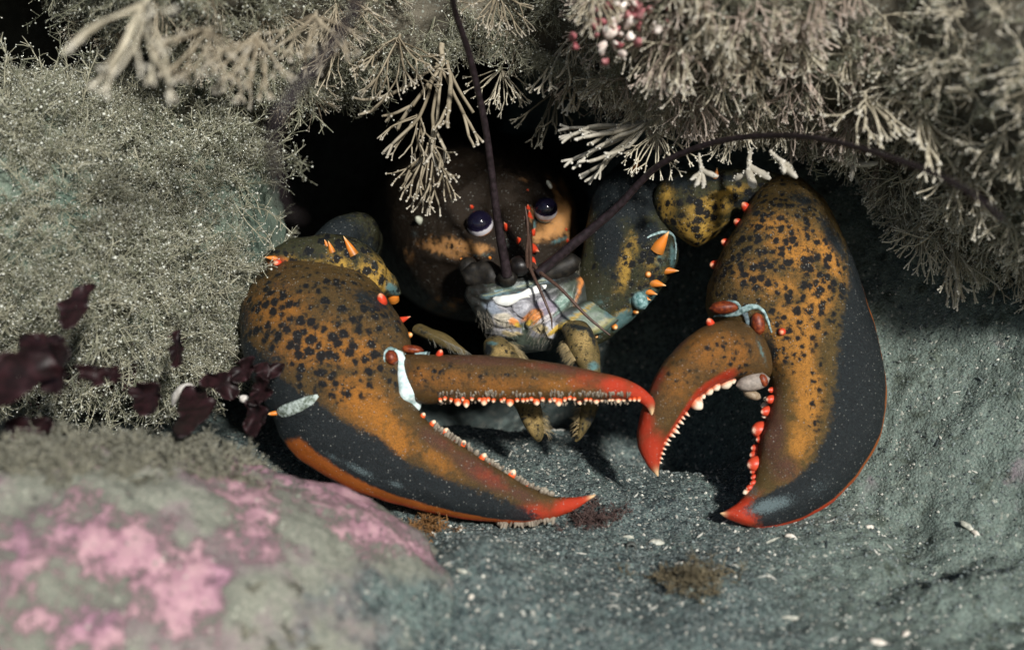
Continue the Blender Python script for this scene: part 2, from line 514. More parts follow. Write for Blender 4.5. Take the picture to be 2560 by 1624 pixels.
def seabed_z(x, y):
    p = np.stack([x, y, np.zeros_like(x)], -1)
    z = .45 * fbm(p, .16, 3, .5, 11) + .10 * fbm(p, .9, 3, .55, 12) + .05 * fbm(p, 3.1, 3, .6, 13)
    z = z + slope_z(x, y)
    # sand banked against the foot of the boulder
    z = z + 1.5 * np.exp(-(((x + 1.6) / 2.6) ** 2 + ((y + 10.5) / 3.0) ** 2))
    # pits sunk beneath body and claw gap, added to deepen the shade there
    z = z - 1.6 * sstep(4.5, 9, y) * (1 - sstep(9, 14, x)) * (1 - sstep(5, 9, -x))
    for (cx, cy, rx_, ry_, a) in ((7.0, 5.0, 2.6, 4.0, -3.4), (9.0, 2.6, 1.6, 2.4, -1.2)):
        z = z + a * np.exp(-((x - cx) / rx_) ** 2 - ((y - cy) / ry_) ** 2)
    z = z - 3.0 * np.exp(-((x + 2.5) / 4.5) ** 2) * sstep(3.2, 6.5, y)
    wgt = sstep(8, 16, x)  # lumps and hollows of the slope at the right
    z = z + wgt * (.36 * fbm(p, .45, 4, .5, 14) + .05 * fbm(p, 2.6, 3, .6, 15))
    for (cx, cy, r, a) in ((3.6, -12.5, 1.6, -.30), (5.2, -10.5, 1.0, -.22), (13.5, -10.5, 1.1, -.35), (15.5, -9.0, 1.3, -.35), (9.5, -13.0, .8, -.25)):
        z = z + a * np.exp(-((x - cx) ** 2 + (y - cy) ** 2) / r ** 2)
    return z
gx = warp_axis(-14, 25, .105, 120); gy = warp_axis(-19, 15, .12, 90)
X, Y = np.meshgrid(gx, gy, indexing='xy')
Z = seabed_z(X, Y)
SV = np.stack([X, Y, Z], -1).reshape(-1, 3)
qx, qy, qd = proj(SV)
purple = splat(SV, [(2500, 905, 90, 45, 0, 1), (2180, 1180, 90, 30, -50, .8), (2520, 1180, 60, 140, 0, .9)])
green = sstep(7, 14, SV[:, 0])
seabed = mk('seabed', SV, None, grid_faces(len(gy), len(gx), False)[:, ::1], M_SAND, None, dict(purple=purple, green=green), org=(0, 0, 0), kind='structure')

# ------------------------------------------------------------------ cave back wall
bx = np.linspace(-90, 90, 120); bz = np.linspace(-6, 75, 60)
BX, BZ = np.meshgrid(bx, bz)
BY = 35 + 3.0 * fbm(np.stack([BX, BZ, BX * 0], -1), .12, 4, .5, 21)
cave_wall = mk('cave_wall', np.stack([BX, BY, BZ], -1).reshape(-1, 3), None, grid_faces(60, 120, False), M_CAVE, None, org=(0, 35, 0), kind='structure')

# ------------------------------------------------------------------ overhanging rock
LIP = np.array([(-1500, 60), (-600, 30), (-120, -60), (120, -40), (330, 90), (560, 150), (720, 190), (850, 190), (1000, 130), (1150, 90),
                (1300, 100), (1450, 160), (1600, 220), (1760, 265), (1950, 275), (2090, 310), (2200, 420), (2330, 560), (2480, 640), (2650, 700), (3000, 800), (3900, 900)], float)
LIPD = np.array([60, 60, 60, 59, 57.5, 58.5, 60.5, 61, 60.5, 60.5, 60.5, 60, 59, 58.5, 58.5, 59.5, 61, 60.5, 58.5, 57, 55, 52], float)
pxs = np.linspace(-1500, 3900, 300)
lip = np.interp(pxs, LIP[:, 0], LIP[:, 1]); lipd = np.interp(pxs, LIP[:, 0], LIPD)
k = np.hanning(15); k /= k.sum()
lip = np.convolve(np.pad(lip, 7, 'edge'), k, 'valid'); lipd = np.convolve(np.pad(lipd, 7, 'edge'), k, 'valid')
# profile from high above down to the lip and back into the hole: (rise above the lip in px, depth relative to the lip)
PROF = np.array([(2300, 4.0), (1500, -1.0), (1000, -5.0), (700, -7.0), (450, -6.6), (250, -5.0), (120, -2.8), (40, -.9), (0, .5), (-5, 2.5), (20, 6), (60, 12), (110, 22), (190, 46)], float)
pt = np.linspace(0, 1, 130)
pr = cr(PROF, pt)
OX = np.repeat(pxs[None], 130, 0)
OYp = lip[None] - pr[:, :1]
OD = lipd[None] + pr[:, 1:] * np.where(pr[:, 1:] < 0, np.interp(pxs, [0, 420, 800, 1000, 1300, 1700, 2300], [.9, 1.45, 1.0, .6, .5, 1.35, 1.35])[None], 1)
OV = P(OX, OYp, OD).reshape(-1, 3)
nrm = unit(CAM + np.array([0, 0, -10]) - OV)
OV = OV + nrm * (1.1 * fbm(OV, .22, 4, .5, 31) + .15 * fbm(OV, 1.3, 3, .5, 32))[:, None]
rock_overhang = mk('rock_overhang', OV, None, grid_faces(130, 300, False), M_ROOF, None, org=(0, 5, 20), kind='structure')

# ------------------------------------------------------------------ boulders
def boulder(name, cpx, cpy, d, rx, ry, rz, mat, amp, seed, attrs=None, n=150, rough=.12, **kw):
    c = P(cpx, cpy, d)
    th = np.linspace(0, 2 * math.pi, n, endpoint=False); ph = np.linspace(1e-3, math.pi - 1e-3, n // 2)
    TH, PH = np.meshgrid(th, ph)
    D = np.stack([np.sin(PH) * np.cos(TH), np.sin(PH) * np.sin(TH), np.cos(PH)], -1).reshape(-1, 3)
    V = c + D * np.array([rx, ry, rz])
    V = V + D * (amp * fbm(V, .14, 4, .5, seed) + amp * rough * fbm(V, .9, 4, .6, seed + 3))[:, None]
    A = {k_: f(V) for k_, f in (attrs or {}).items()}
    Q = grid_faces(n // 2, n, True)[:, ::-1]
    return mk(name, V, None, Q, mat, None, A, **kw), V, Q

PINKS = [(300, 1380, 250, 120, 35, .55), (620, 1280, 90, 150, -20, .5), (850, 1230, 130, 80, 25, .6), (900, 1310, 130, 70, 30, .6),
         (480, 1480, 130, 110, 0, .6), (150, 1560, 200, 110, 0, .5), (60, 1400, 120, 140, 0, .35), (720, 1180, 110, 60, 20, .5), (240, 1250, 120, 50, 10, .35), (1050, 1385, 90, 22, 35, .5)]
pink_boulder, PV, PQ = boulder('boulder', 150, 1800, 51.5, 16.6, 9.5, 10.5, M_PINK, .40, 41,
    dict(pink=lambda V: splat(V, PINKS) * .85 - .045 - .35 * np.exp(-(((proj(V)[0] - 640) / 60) ** 2 + ((proj(V)[1] - 1560) / 120) ** 2)), sandy=lambda V: splat(V, [(1180, 1600, 300, 200, 0, 1), (820, 1500, 120, 110, 30, .5), (1060, 1520, 160, 110, 30, 1), (930, 1480, 90, 100, 0, .7), (1190, 1430, 60, 60, 0, .8), (760, 1600, 140, 60, 0, .5)])), 300, .42,
    label='low rounded boulder crusted with pink coralline algae at the lower left', cat='boulder')
left_boulder, LV, LQ = boulder('boulder', 225, 608, 64.0, 8.2, 7.5, 6.9, M_LEFT, 1.25, 51, None, 240, .20,
    label='green-grey boulder covered in hydroid fuzz left of the lobster hole', cat='boulder')

# ------------------------------------------------------------------ turf templates
def strand(p0, d0, length, droop, wob, K=6, g=np.array([0, 0, 0.])):
    pts = [p0]; d = unit(d0)
    for i in range(K - 1):
        d = unit(d + droop * g + wob * rng.normal(size=3))
        pts.append(pts[-1] + d * length / (K - 1))
    return np.array(pts), d

def fan_template(n=15, L=2.4, r=.055, spread=1.25, forks=2, flat=.6, stem=.5, bead=.05, nbead=26, K=6, sides=3, wob=.09):
    """bryozoan tuft along +Z: strands radiate in a fan and fork towards the ends"""
    Ls = []; Rs = []; ends = []
    sp, sd = strand(np.zeros(3), np.array([0, 0, 1.]), stem, 0, .12, K)
    Ls.append(sp); Rs.append(np.linspace(r * 1.7, r * 1.3, K))
    for i in range(n):
        a = (i / (n - 1) - .5) * 2 * spread + rng.normal() * .08
        d = np.array([math.sin(a), rng.normal() * .30, math.cos(a)])
        l = L * (.62 + .2 * rng.random()) * (1 - .12 * abs(a))
        p, e = strand(sp[-1] + rng.normal(size=3) * .06, d, l, .06, wob, K, np.array([0, 0, 1.]))
        Ls.append(p); Rs.append(np.linspace(r * .8, r, K)); ends.append((p[-1], e, l, r))
    for f in range(forks):
        new = []
        for (p, e, l, rr) in ends:
            for s_ in (-1, 1):
                if rng.random() < .15: continue
                d = unit(e + s_ * .30 * unit(np.cross(e, np.array([0, 1., 0]))) + rng.normal(size=3) * .12)
                q, e2 = strand(p, d, l * .38, .0, .06, max(3, K - 2))
                Ls.append(q); Rs.append(np.linspace(rr * .92, rr * .85, max(3, K - 2))); new.append((q[-1], e2, l * .5, rr * .85))
        ends = new
    b = Bag(); mx = max(np.linalg.norm(p, axis=1).max() for p in Ls)
    for kk in sorted(set(len(p) for p in Ls)):
        Pn = np.array([p for p in Ls if len(p) == kk]); Rn = np.array([q for q in Rs if len(q) == kk])
        V, T, Q, v = tubes(Pn, Rn, sides, flat)
        tip = np.clip(np.linalg.norm(V, axis=1) / mx, 0, 1)
        b.add(V, T, Q, tip=tip * .8, rnd=np.repeat(rng.random(len(Pn)), kk * sides))
    C = np.array([e[0] for e in ends] + [(lambda p: p[rng.integers(1, len(p))])(Ls[rng.integers(len(Ls))]) + rng.normal(size=3) * r * .6 for _ in range(nbead)])
    ov, of = octs(C, bead * (.6 + .7 * rng.random(len(C))))
    b.add(ov, of, None, tip=1.0, rnd=rng.random(len(ov)))
    return b.arrays()

def hydroid_template(n=3, L=1.5, r=.018, nb=12, bl=.35, bead=.022, sides=3, K=5, spread=.5):
    """fine feathery stems with short side branches along +Z"""
    Ls = []; Rs = []; B = []
    for i in range(n):
        d = np.array([rng.normal() * spread, rng.normal() * spread, 1.])
        p, e = strand(rng.normal(size=3) * .08, d, L * (.6 + .6 * rng.random()), 0, .18, K)
        Ls.append(p); Rs.append(np.linspace(r * 1.3, r * .8, K))
        for j in range(nb):
            t = .2 + .8 * rng.random(); ii = min(int(t * (K - 1)), K - 2); f = t * (K - 1) - ii
            q0 = p[ii] * (1 - f) + p[ii + 1] * f
            dd = unit(p[ii + 1] - p[ii]) * .6 + rng.normal(size=3) * .75
            q, e2 = strand(q0, dd, bl * (.5 + rng.random()), 0, .2, 3)
            Ls.append(q); Rs.append(np.linspace(r * .9, r * .6, 3)); B.append(q[-1])
    b = Bag()
    for kk in sorted(set(len(p) for p in Ls)):
        Pn = np.array([p for p in Ls if len(p) == kk]); Rn = np.array([q for q in Rs if len(q) == kk])
        V, T, Q, v = tubes(Pn, Rn, sides)
        b.add(V, T, Q, tip=v * .75, rnd=np.repeat(rng.random(len(Pn)), kk * sides))
    C = np.array(B); C = C[rng.random(len(C)) < .55]
    ov, of = octs(C, bead * (.6 + .7 * rng.random(len(C)) ** 2 + 1.1 * (rng.random(len(C)) < .06)))  # pale tip beads; the few large ones imitate white glints
    b.add(ov, of, None, tip=1.0, rnd=rng.random(len(ov)))
    return b.arrays()

def finger_template(n=5, L=1.2, r=.10, K=6, sides=6):
    """chunky pale forked fingers"""
    Ls = []; Rs = []
    sp, e = strand(np.zeros(3), np.array([0, 0, 1.]), L * .6, 0, .15, K)
    Ls.append(sp); Rs.append(np.linspace(r * .6, r, K))
    for i in range(n):
        a = (i / max(n - 1, 1) - .5) * 1.7 + rng.normal() * .1
        d = np.array([math.sin(a), rng.normal() * .3, math.cos(a)])
        q, e2 = strand(sp[-1 - rng.integers(2)], d, L * (.35 + .35 * rng.random()), 0, .12, K)
        Ls.append(q); Rs.append(r * np.array([.9, .9, .95, 1.05, .95, .45]) * (.8 + .4 * rng.random()))
    Pn = np.array(Ls); V, T, Q, v = tubes(Pn, np.array(Rs), sides, .75)
    b = Bag(); b.add(V, T, Q, tip=.35 + .5 * v, rnd=np.repeat(rng.random(len(Pn)), K * sides))
    C = V[rng.integers(0, len(V), 46)]
    ov, of = octs(C, .03 + .025 * rng.random(len(C))); b.add(ov, of, None, tip=1.0, rnd=rng.random(len(ov)))
    return b.arrays()

def orient(D, spin):
    """rotation matrices sending +Z to D (N,3) after a spin about Z"""
    D = unit(D); ref = np.where(np.abs(D[:, 1:2]) > .95, np.array([1., 0, 0]), np.array([0, 1., 0]))
    x = unit(np.cross(ref, D)); y = np.cross(D, x)
    c = np.cos(spin)[:, None]; s = np.sin(spin)[:, None]
    return np.stack([x * c + y * s, -x * s + y * c, D], -1)

def scatter(bag, temps, pts, dirs, scales, spins):
    Rm = orient(dirs, spins)
    which = rng.integers(0, len(temps), len(pts))
    for ti, (V, T, Q, A) in enumerate(temps):
        idx = np.where(which == ti)[0]
        if not len(idx): continue
        W = np.einsum('nij,vj->nvi', Rm[idx], V) * scales[idx][:, None, None] + pts[idx][:, None]
        n = len(V); off = (np.arange(len(idx)) * n)[:, None, None]
        Tn = (T[None] + off).reshape(-1, 3) if T is not None else None
        Qn = (Q[None] + off).reshape(-1, 4) if Q is not None else None
        jit = np.repeat(rng.normal(size=len(idx)) * .22, n)
        bag.add(W.reshape(-1, 3), Tn, Qn, tip=np.tile(A['tip'], len(idx)), rnd=np.clip(np.tile(A['rnd'], len(idx)) + jit, 0, 1))

def sample_surface(V, Q, n, dens):
    """random points and normals on a quad mesh, thinned by dens(px, py, point)"""
    a, b, c, d = (V[Q[:, i]] for i in range(4))
    cr_ = np.cross(c - a, d - b); ar = np.linalg.norm(cr_, axis=1)
    mid = (a + b + c + d) / 4
    x, y, dd = proj(mid)
    wt = ar * dens(x, y, mid)
    wt = np.where(dd > 20, wt, 0)
    idx = rng.choice(len(Q), n, p=wt / wt.sum())
    r1 = rng.random(n)[:, None]; r2 = rng.random(n)[:, None]
    p = (a[idx] * (1 - r1) + b[idx] * r1) * (1 - r2) + (d[idx] * (1 - r1) + c[idx] * r1) * r2
    nn = unit(cr_[idx])
    sg = np.sign((nn * (CAM - p)).sum(1)); sg[sg == 0] = 1
    return p, nn * sg[:, None]
# ================================================================== LOBSTER
M_CLAW = mat_shell('claw_shell', 3.0, base=(.080, .054, .018), orange=(.46, .200, .036), warm=.12)
M_CLAWL = mat_shell('slim_claw_shell', 2.45, base=(.070, .043, .016), orange=(.36, .140, .022), warm=.12)
M_ARM = mat_shell('arm_shell', 2.4, base=(.030, .034, .018), orange=(.46, .28, .055), warm=.08, mottle=.35)
M_BODY = mat_shell('carapace_shell', 3.0, base=(.017, .012, .0085), orange=(.50, .25, .09), dark=(.009, .008, .008), speck=1.0, mottle=.06)
M_FINGER = mat_shell('finger_shell', 2.6, base=(.080, .045, .016), orange=(.27, .105, .020), warm=.15)

def attrs_of(L, **maps):
    A = {k: np.zeros(len(L['V'])) for k in ('orange', 'dark', 'spot', 'red', 'pale', 'blue', 'rim', 'silt', 'mauve')}
    A.update(maps)
    return A

def part(name, L, mat, parent, A, **kw):
    o = mk(name, L['V'], L['T'], L['Q'], mat, parent, A, **kw)
    return o

# ---- body (head and carapace, one continuous shell)
def carapace():
    ST = np.array([  # cx cy rx ry d
        (1292, 655, 20, 14, 63.2), (1285, 650, 75, 55, 63.3), (1268, 630, 125, 110, 63.9), (1243, 608, 178, 172, 65.0), (1221, 592, 214, 208, 66.8), (1204, 578, 238, 226, 69.5),
        (1190, 566, 250, 232, 74), (1170, 545, 240, 222, 82), (1150, 525, 200, 190, 92), (1140, 515, 90, 80, 99)], float)
    nr, nc = 150, 160
    S = cr(ST, np.linspace(0, 1, nr))
    th = np.linspace(0, 2 * math.pi, nc, endpoint=False)
    ct, st_ = np.cos(th), np.sin(th)
    ex = np.sign(ct) * np.abs(ct) ** .92; ey = np.sign(st_) * np.abs(st_) ** .92
    px = S[:, :1] + S[:, 2:3] * ex[None]; py = S[:, 1:2] + S[:, 3:4] * ey[None]
    V = P(px, py, np.repeat(S[:, 4:5], nc, 1)).reshape(-1, 3)
    Q = grid_faces(nr, nc, True)
    a = P(S[:1, 0], S[:1, 1], S[:1, 4] - .1); b = P(S[-1:, 0], S[-1:, 1], S[-1:, 4] + 1)
    n = len(V)
    T = [[n, (j + 1) % nc, j] for j in range(nc)] + [[n + 1, (nr - 1) * nc + j, (nr - 1) * nc + (j + 1) % nc] for j in range(nc)]
    V = np.vstack([V, a, b])
    x, y, d = proj(V)
    f = unit(CAM - V)
    def push(items):
        nonlocal V
        for (cx, cy, rx, ry, ang, amt) in items:
            V = V + f * (splat_raw(V, cx, cy, rx, ry, ang) * amt * (d < 72))[:, None]
    push([(1165, 600, 70, 36, -12, .35), (1400, 545, 40, 60, 20, .25), (1196, 548, 44, 44, 0, -.75), (1364, 515, 40, 42, 0, -.65), (1275, 500, 46, 120, -18, .45),
          (1128, 580, 74, 9, -16, .22), (1412, 490, 9, 74, -27, .24), (1120, 652, 84, 9, 12, .20), (1395, 600, 50, 8, -20, .2), (1240, 440, 10, 70, 12, .2), (1160, 470, 60, 9, -40, .16), (1345, 450, 9, 60, -30, .16),
          (1100, 700, 60, 60, 0, -.4), (1130, 770, 80, 40, 20, .3)])
    V = V + f * (.05 * fbm(V, 1.6, 3, .5, 61))[:, None]
    return dict(V=V, Q=Q, T=np.array(T))

def splat_raw(V, cx, cy, rx, ry, a):
    x, y, _ = proj(V)
    ca, sa = math.cos(R(a)), math.sin(R(a)); dx, dy = x - cx, y - cy
    return np.exp(-1.1 * (((dx * ca + dy * sa) / rx) ** 2 + ((-dx * sa + dy * ca) / ry) ** 2))

LB = carapace()
BB = bvh_of(LB)
org_l = P(1230, 700, 72); org_l[2] = 0.3
body = part('lobster', LB, M_BODY, None, attrs_of(LB,
    orange=splat(LB['V'], [(1140, 615, 62, 22, 12, 1), (1195, 622, 40, 16, 5, .8), (1405, 540, 44, 60, 30, 1.0), (1110, 622, 70, 18, 14, .8), (1080, 760, 40, 14, -40, .45), (1020, 640, 24, 30, 0, .3), (1432, 600, 16, 50, 10, .8), (1390, 480, 10, 50, -28, .7), (1375, 575, 50, 26, 0, .95), (1345, 590, 30, 20, 0, .6), (1412, 470, 12, 36, -25, .7),
                           (1085, 800, 45, 20, -25, .5), (1130, 765, 34, 20, -35, .5), (1440, 690, 16, 60, 8, 1.0), (1310, 450, 30, 8, 20, .25), (1085, 605, 26, 18, 0, .25)]),  # cheek pigment, brighter at right where light is put into the colour
    blue=splat(LB['V'], [(1215, 635, 22, 12, 0, .5), (1400, 600, 36, 10, -20, .65), (1332, 560, 12, 20, 0, .8), (1190, 640, 18, 10, 0, .5), (1300, 705, 90, 20, 0, .8)]),
    silt=splat(LB['V'], [(1275, 610, 30, 30, 0, .45), (1036, 585, 16, 20, 0, .5), (1340, 460, 20, 20, 0, .3)]),
    spot=splat(LB['V'], [(1130, 620, 80, 30, 0, .35), (1085, 800, 70, 40, 0, .6)])), org=org_l,
    label='orange-clawed lobster peering out of its dark hole under the rock', cat='lobster')

# ---- spines and teeth: shared meshes along +Z, unit length
def lathe_unit(name, prof, mat, bend=0.0, sides=12):
    prof = np.array(prof, float)
    K = 12; pp = cr(prof, np.linspace(0, 1, K)); th = np.linspace(0, 2 * math.pi, sides, endpoint=False)
    V = np.stack([np.stack([pp[:, 1:] * np.cos(th) + bend * pp[:, :1] ** 2, pp[:, 1:] * np.sin(th), np.repeat(pp[:, :1], sides, 1)], -1)], 0)[0].reshape(-1, 3)
    Q = grid_faces(K, sides, True)
    V = np.vstack([V, [[bend, 0, pp[-1, 0]]]]); n = len(V) - 1
    T = [[n, (K - 1) * sides + j, (K - 1) * sides + (j + 1) % sides] for j in range(sides)]
    o = mk(name, V, np.array(T), Q, mat, None, dict(tip=np.append(np.repeat(pp[:, 0], sides), 1.0)), org=(0, 0, 0))
    me = o.data
    bpy.data.objects.remove(o)
    return me

def mat_spine(name, base, mid, tip, lo=.55, hi=.95):
    m = Mat(name, .38, .4)
    t = m.attr('tip')
    c = m.mix(m.ramp(t, .05, .4), base, mid)
    c = m.mix(m.ramp(m.math('ADD', t, m.math('MULTIPLY', m.math('SUBTRACT', m.noise(14, 2), .5), .3)), lo, hi), c, tip)
    m.color(c); m.bump(m.noise(30, 2), .15, .03)
    return m.m
MS_RED = mat_spine('red_spine', (.30, .03, .012), (.58, .05, .018), (.78, .38, .22), .72, 1.02)
MS_OR = mat_spine('orange_spine', (.36, .13, .02), (.66, .20, .025), (.85, .55, .25), .70, 1.0)
MS_WHITE = mat_spine('white_tooth', (.50, .05, .02), (.58, .16, .07), (.84, .72, .56), .34, .80)
MS_MOL = mat_spine('red_tooth', (.42, .03, .014), (.56, .06, .025), (.85, .62, .45), .86, 1.02)
MS_BEAD = mat_spine('bead_tooth', (.60, .06, .015), (.72, .10, .02), (.86, .66, .45), .55, .9)
CONE = [(0, 1.15), (.2, .95), (.45, .72), (.7, .42), (.9, .16), (1, .05)]
KNOB = [(0, 1.0), (.3, 1.02), (.6, .9), (.82, .62), (.95, .28), (1, .06)]
ME_SR = lathe_unit('spine', CONE, MS_RED, .12)
ME_KR = lathe_unit('knob_spine', KNOB, MS_RED)
ME_SO = lathe_unit('spine', CONE, MS_OR, .12)
ME_KO = lathe_unit('knob_spine', KNOB, MS_OR)
ME_TW = lathe_unit('tooth', KNOB, MS_WHITE)
ME_TM = lathe_unit('tooth', KNOB, MS_MOL)
ME_TB = lathe_unit('tooth', KNOB, MS_BEAD)
ME_CR = lathe_unit('tooth', CONE, MS_WHITE)

def spike(me, name, parent, bvh, px, py, dx, dy, toward, rpx, lpx, d0=60, sink=.38):
    """spine or tooth rooted on a shell: direction (dx, dy) as seen plus some lean towards the lens, sizes in photograph pixels"""
    loc, nor = hit(bvh, px, py, d0)
    D = unit(RGT * dx - UPV * dy - FWD * toward)
    _, _, d = proj(loc[None]); k = d[0] / F_PX
    r, l = rpx * k * .88, lpx * k * .92
    return inst(me, name, loc - D * l * sink, D, (r, r, l * (1 + sink)), parent)

# ---- right claw: heavy crusher
RC = [(1905, 505, 1992, 480, 61.2, 61.6, .9), (1868, 520, 2022, 500, 60.6, 61.4, 1.6), (1845, 560, 2062, 545, 59.8, 61.0, 2.0), (1815, 610, 2094, 598, 59.1, 60.5, 2.25),
      (1790, 670, 2127, 660, 58.7, 60.1, 2.35), (1774, 725, 2150, 718, 58.5, 59.8, 2.35), (1778, 780, 2170, 775, 58.3, 59.5, 2.2), (1830, 825, 2186, 828, 58.1, 59.2, 2.0),
      (1890, 865, 2199, 885, 57.9, 58.9, 1.85), (1920, 910, 2208, 940, 57.7, 58.6, 1.75), (1930, 965, 2212, 1003, 57.5, 58.3, 1.65), (1921, 1032, 2206, 1062, 57.3, 58.0, 1.55),
      (1903, 1085, 2192, 1110, 57.1, 57.7, 1.45), (1895, 1140, 2165, 1158, 56.9, 57.4, 1.3), (1887, 1190, 2128, 1208, 56.8, 57.1, 1.15), (1870, 1225, 2076, 1258, 56.6, 56.8, .95),
      (1850, 1250, 2000, 1300, 56.4, 56.5, .7), (1828, 1266, 1920, 1319, 56.2, 56.2, .48), (1811, 1277, 1852, 1309, 56.1, 56.1, .28), (1799, 1281, 1806, 1286, 56.0, 56.0, .05)]
L = loft(RC, 170, 120, .85, 1.25, bump=.035, bscale=1.5, seed=71)
V = L['V']; x, y, _ = proj(V); u, v = L['u'], L['v']
A = attrs_of(L,
    orange=splat(V, [(2005, 880, 34, 100, 4, 1), (2020, 990, 34, 90, 2, 1), (1990, 800, 60, 60, 0, .8), (2040, 750, 40, 60, 20, .95), (1990, 620, 70, 60, 40, .75), (2070, 640, 24, 70, -28, .9),
                     (1950, 720, 70, 30, 0, .6), (1960, 860, 60, 60, 0, .6), (2000, 1100, 34, 60, 10, .75), (1880, 690, 60, 40, 0, .45), (1930, 560, 60, 30, 0, .55), (1975, 1170, 30, 40, 20, .4)]),
    dark=np.clip(np.maximum(sstep(-40, 34, x - np.interp(y, [560, 620, 700, 760, 820, 900, 1000, 1080, 1150, 1200, 1240, 1290], [2130, 2116, 2124, 2112, 2104, 2092, 2086, 2070, 2034, 1985, 1905, 1810])) * (1 - .95 * splat(V, [(1835, 1292, 76, 34, 14, 1)])),
                 splat(V, [(2085, 600, 24, 90, -28, .8), (1850, 560, 40, 40, 0, .5), (1800, 690, 26, 70, 10, .4), (1925, 870, 22, 60, -10, .75), (2010, 500, 50, 20, 20, .75), (1880, 530, 60, 16, -10, .5)])), 0, 1),
    mauve=splat(V, [(1930, 1080, 44, 120, 0, .9), (1960, 1170, 60, 50, 20, .8), (1945, 980, 20, 80, 0, .6)]),
    spot=np.clip(1.3 * splat(V, [(1930, 600, 150, 130, 0, 1), (2020, 680, 130, 130, 0, 1), (1870, 680, 110, 90, 0, .85), (2010, 790, 110, 70, 0, .8), (1950, 870, 90, 70, 0, .45), (2040, 1000, 26, 120, 5, .5), (1900, 1000, 40, 90, 0, .25)]), 0, 1),
    red=np.clip(splat(V, [(1840, 1290, 80, 34, 12, 1), (1930, 1318, 110, 16, -8, 1), (2040, 1285, 90, 18, -30, .8), (1850, 1262, 36, 22, 0, .7)]) + .35 * sstep(.5, .05, u) * sstep(.70, .85, v) + sstep(.955, .99, u) * sstep(.6, .85, v), 0, 1),
    rim=sstep(.930, .972, u) * sstep(.20, .34, v) * (1 - sstep(.96, .99, v)),
    pale=splat(V, [(1803, 1283, 13, 10, 0, 1)]),
    silt=splat(V, [(1925, 1262, 80, 26, -14, .9), (2050, 1215, 60, 40, -30, .45), (1880, 1225, 30, 30, 0, .6), (1960, 1190, 80, 40, 0, .2)]),
    blue=splat(V, [(2095, 960, 16, 150, 2, .45), (1985, 495, 30, 10, 30, .5)]) * .9)
BRC = bvh_of(L)
claw_r = part('claw', L, M_CLAW, body, A, label='heavy crusher claw with blunt molar teeth, standing on its tip')
for (px, py, dx, dy, tw, r, l) in ((1866, 520, -.7, -.7, .6, 13, 22), (1836, 551, -.8, -.4, .7, 12, 20), (1806, 602, -.9, -.2, .7, 12, 20), (1785, 660, -.9, .1, .8, 13, 22), (1955, 829, -.3, .1, 1, 11, 16)):
    spike(ME_KR, 'spine', claw_r, BRC, px, py, dx, dy, tw, r, l, 58.5)
for (me, px, py, r, l, dx, dy, tw) in (
    (ME_TM, 1930, 975, 9, 14, -.9, -.1, .6), (ME_TM, 1930, 998, 13, 20, -.9, 0, .5), (ME_TW, 1910, 996, 10, 16, -.9, 0, .2), (ME_TW, 1908, 1013, 13, 22, -.95, 0, .2), (ME_TM, 1920, 1027, 15, 26, -.9, .1, .6),
    (ME_TW, 1900, 1036, 9, 14, -.9, .1, .2), (ME_TW, 1884, 1072, 14, 26, -1, 0, .2), (ME_TM, 1897, 1072, 25, 34, -.9, 0, .6), (ME_TM, 1900, 1098, 11, 14, -.9, 0, .6), (ME_TM, 1890, 1120, 14, 24, -.95, -.1, .4),
    (ME_TM, 1888, 1136, 16, 26, -.95, 0, .4), (ME_TM, 1888, 1158, 23, 32, -.95, .1, .5), (ME_TM, 1882, 1174, 12, 18, -.9, .2, .4), (ME_TM, 1886, 1192, 8, 12, -.9, .2, .4), (ME_TM, 1884, 1206, 8, 12, -.9, .2, .4), (ME_TM, 1876, 1218, 9, 14, -.9, .2, .4), (ME_TW, 1868, 1228, 9, 14, -.9, .3, .3)):
    spike(me, 'tooth', claw_r, BRC, px, py, dx, dy, tw, r, l, 57)

# movable finger of the crusher
RD = [(1868, 812, 1915, 950, 58.3, 57.7, .75), (1820, 806, 1893, 948, 57.9, 57.3, 1.05), (1765, 814, 1850, 942, 57.5, 57.0, 1.2), (1715, 846, 1815, 953, 57.2, 56.8, 1.25), (1677, 884, 1782, 968, 57.0, 56.7, 1.2),
      (1647, 924, 1752, 989, 56.9, 56.6, 1.12), (1626, 965, 1731, 1012, 56.8, 56.6, 1.05), (1608, 1010, 1712, 1036, 56.7, 56.6, .95), (1597, 1055, 1693, 1058, 56.6, 56.6, .85), (1592, 1090, 1678, 1083, 56.6, 56.6, .72),
      (1597, 1122, 1662, 1112, 56.6, 56.6, .55), (1610, 1150, 1652, 1142, 56.6, 56.6, .38), (1627, 1173, 1648, 1166, 56.6, 56.6, .2), (1643, 1190, 1647, 1189, 56.6, 56.6, .04)]
L = loft(RD, 120, 90, .9, .9, bump=.02, bscale=1.5, seed=72)
V = L['V']
A = attrs_of(L,
    orange=splat(V, [(1780, 880, 80, 50, 0, .7), (1690, 960, 60, 60, 0, .45), (1840, 890, 40, 50, 0, .8)]),
    red=np.clip(splat(V, [(1630, 1130, 50, 60, 0, 1), (1610, 1060, 30, 60, 0, .85), (1640, 950, 24, 60, 35, .45), (1690, 860, 60, 16, -40, .3)]) + sstep(.80, .97, L['u']) * (L['s'] > -.3) * .95 * sstep(.12, .25, L['v']), 0, 1),
    dark=splat(V, [(1900, 830, 18, 40, 0, .6), (1850, 812, 60, 10, 0, .3)]),
    mauve=splat(V, [(1680, 870, 90, 22, -42, .9), (1640, 960, 26, 80, 20, .7)]),
    spot=.42 * splat(V, [(1800, 880, 90, 60, 0, 1), (1850, 900, 40, 60, 0, 1), (1700, 930, 70, 60, 0, .7)]),
    pale=splat(V, [(1645, 1186, 12, 16, 0, 1)]), blue=splat(V, [(1880, 815, 30, 12, 20, .5), (1905, 880, 8, 60, -20, .6)]))
BRD = bvh_of(L)
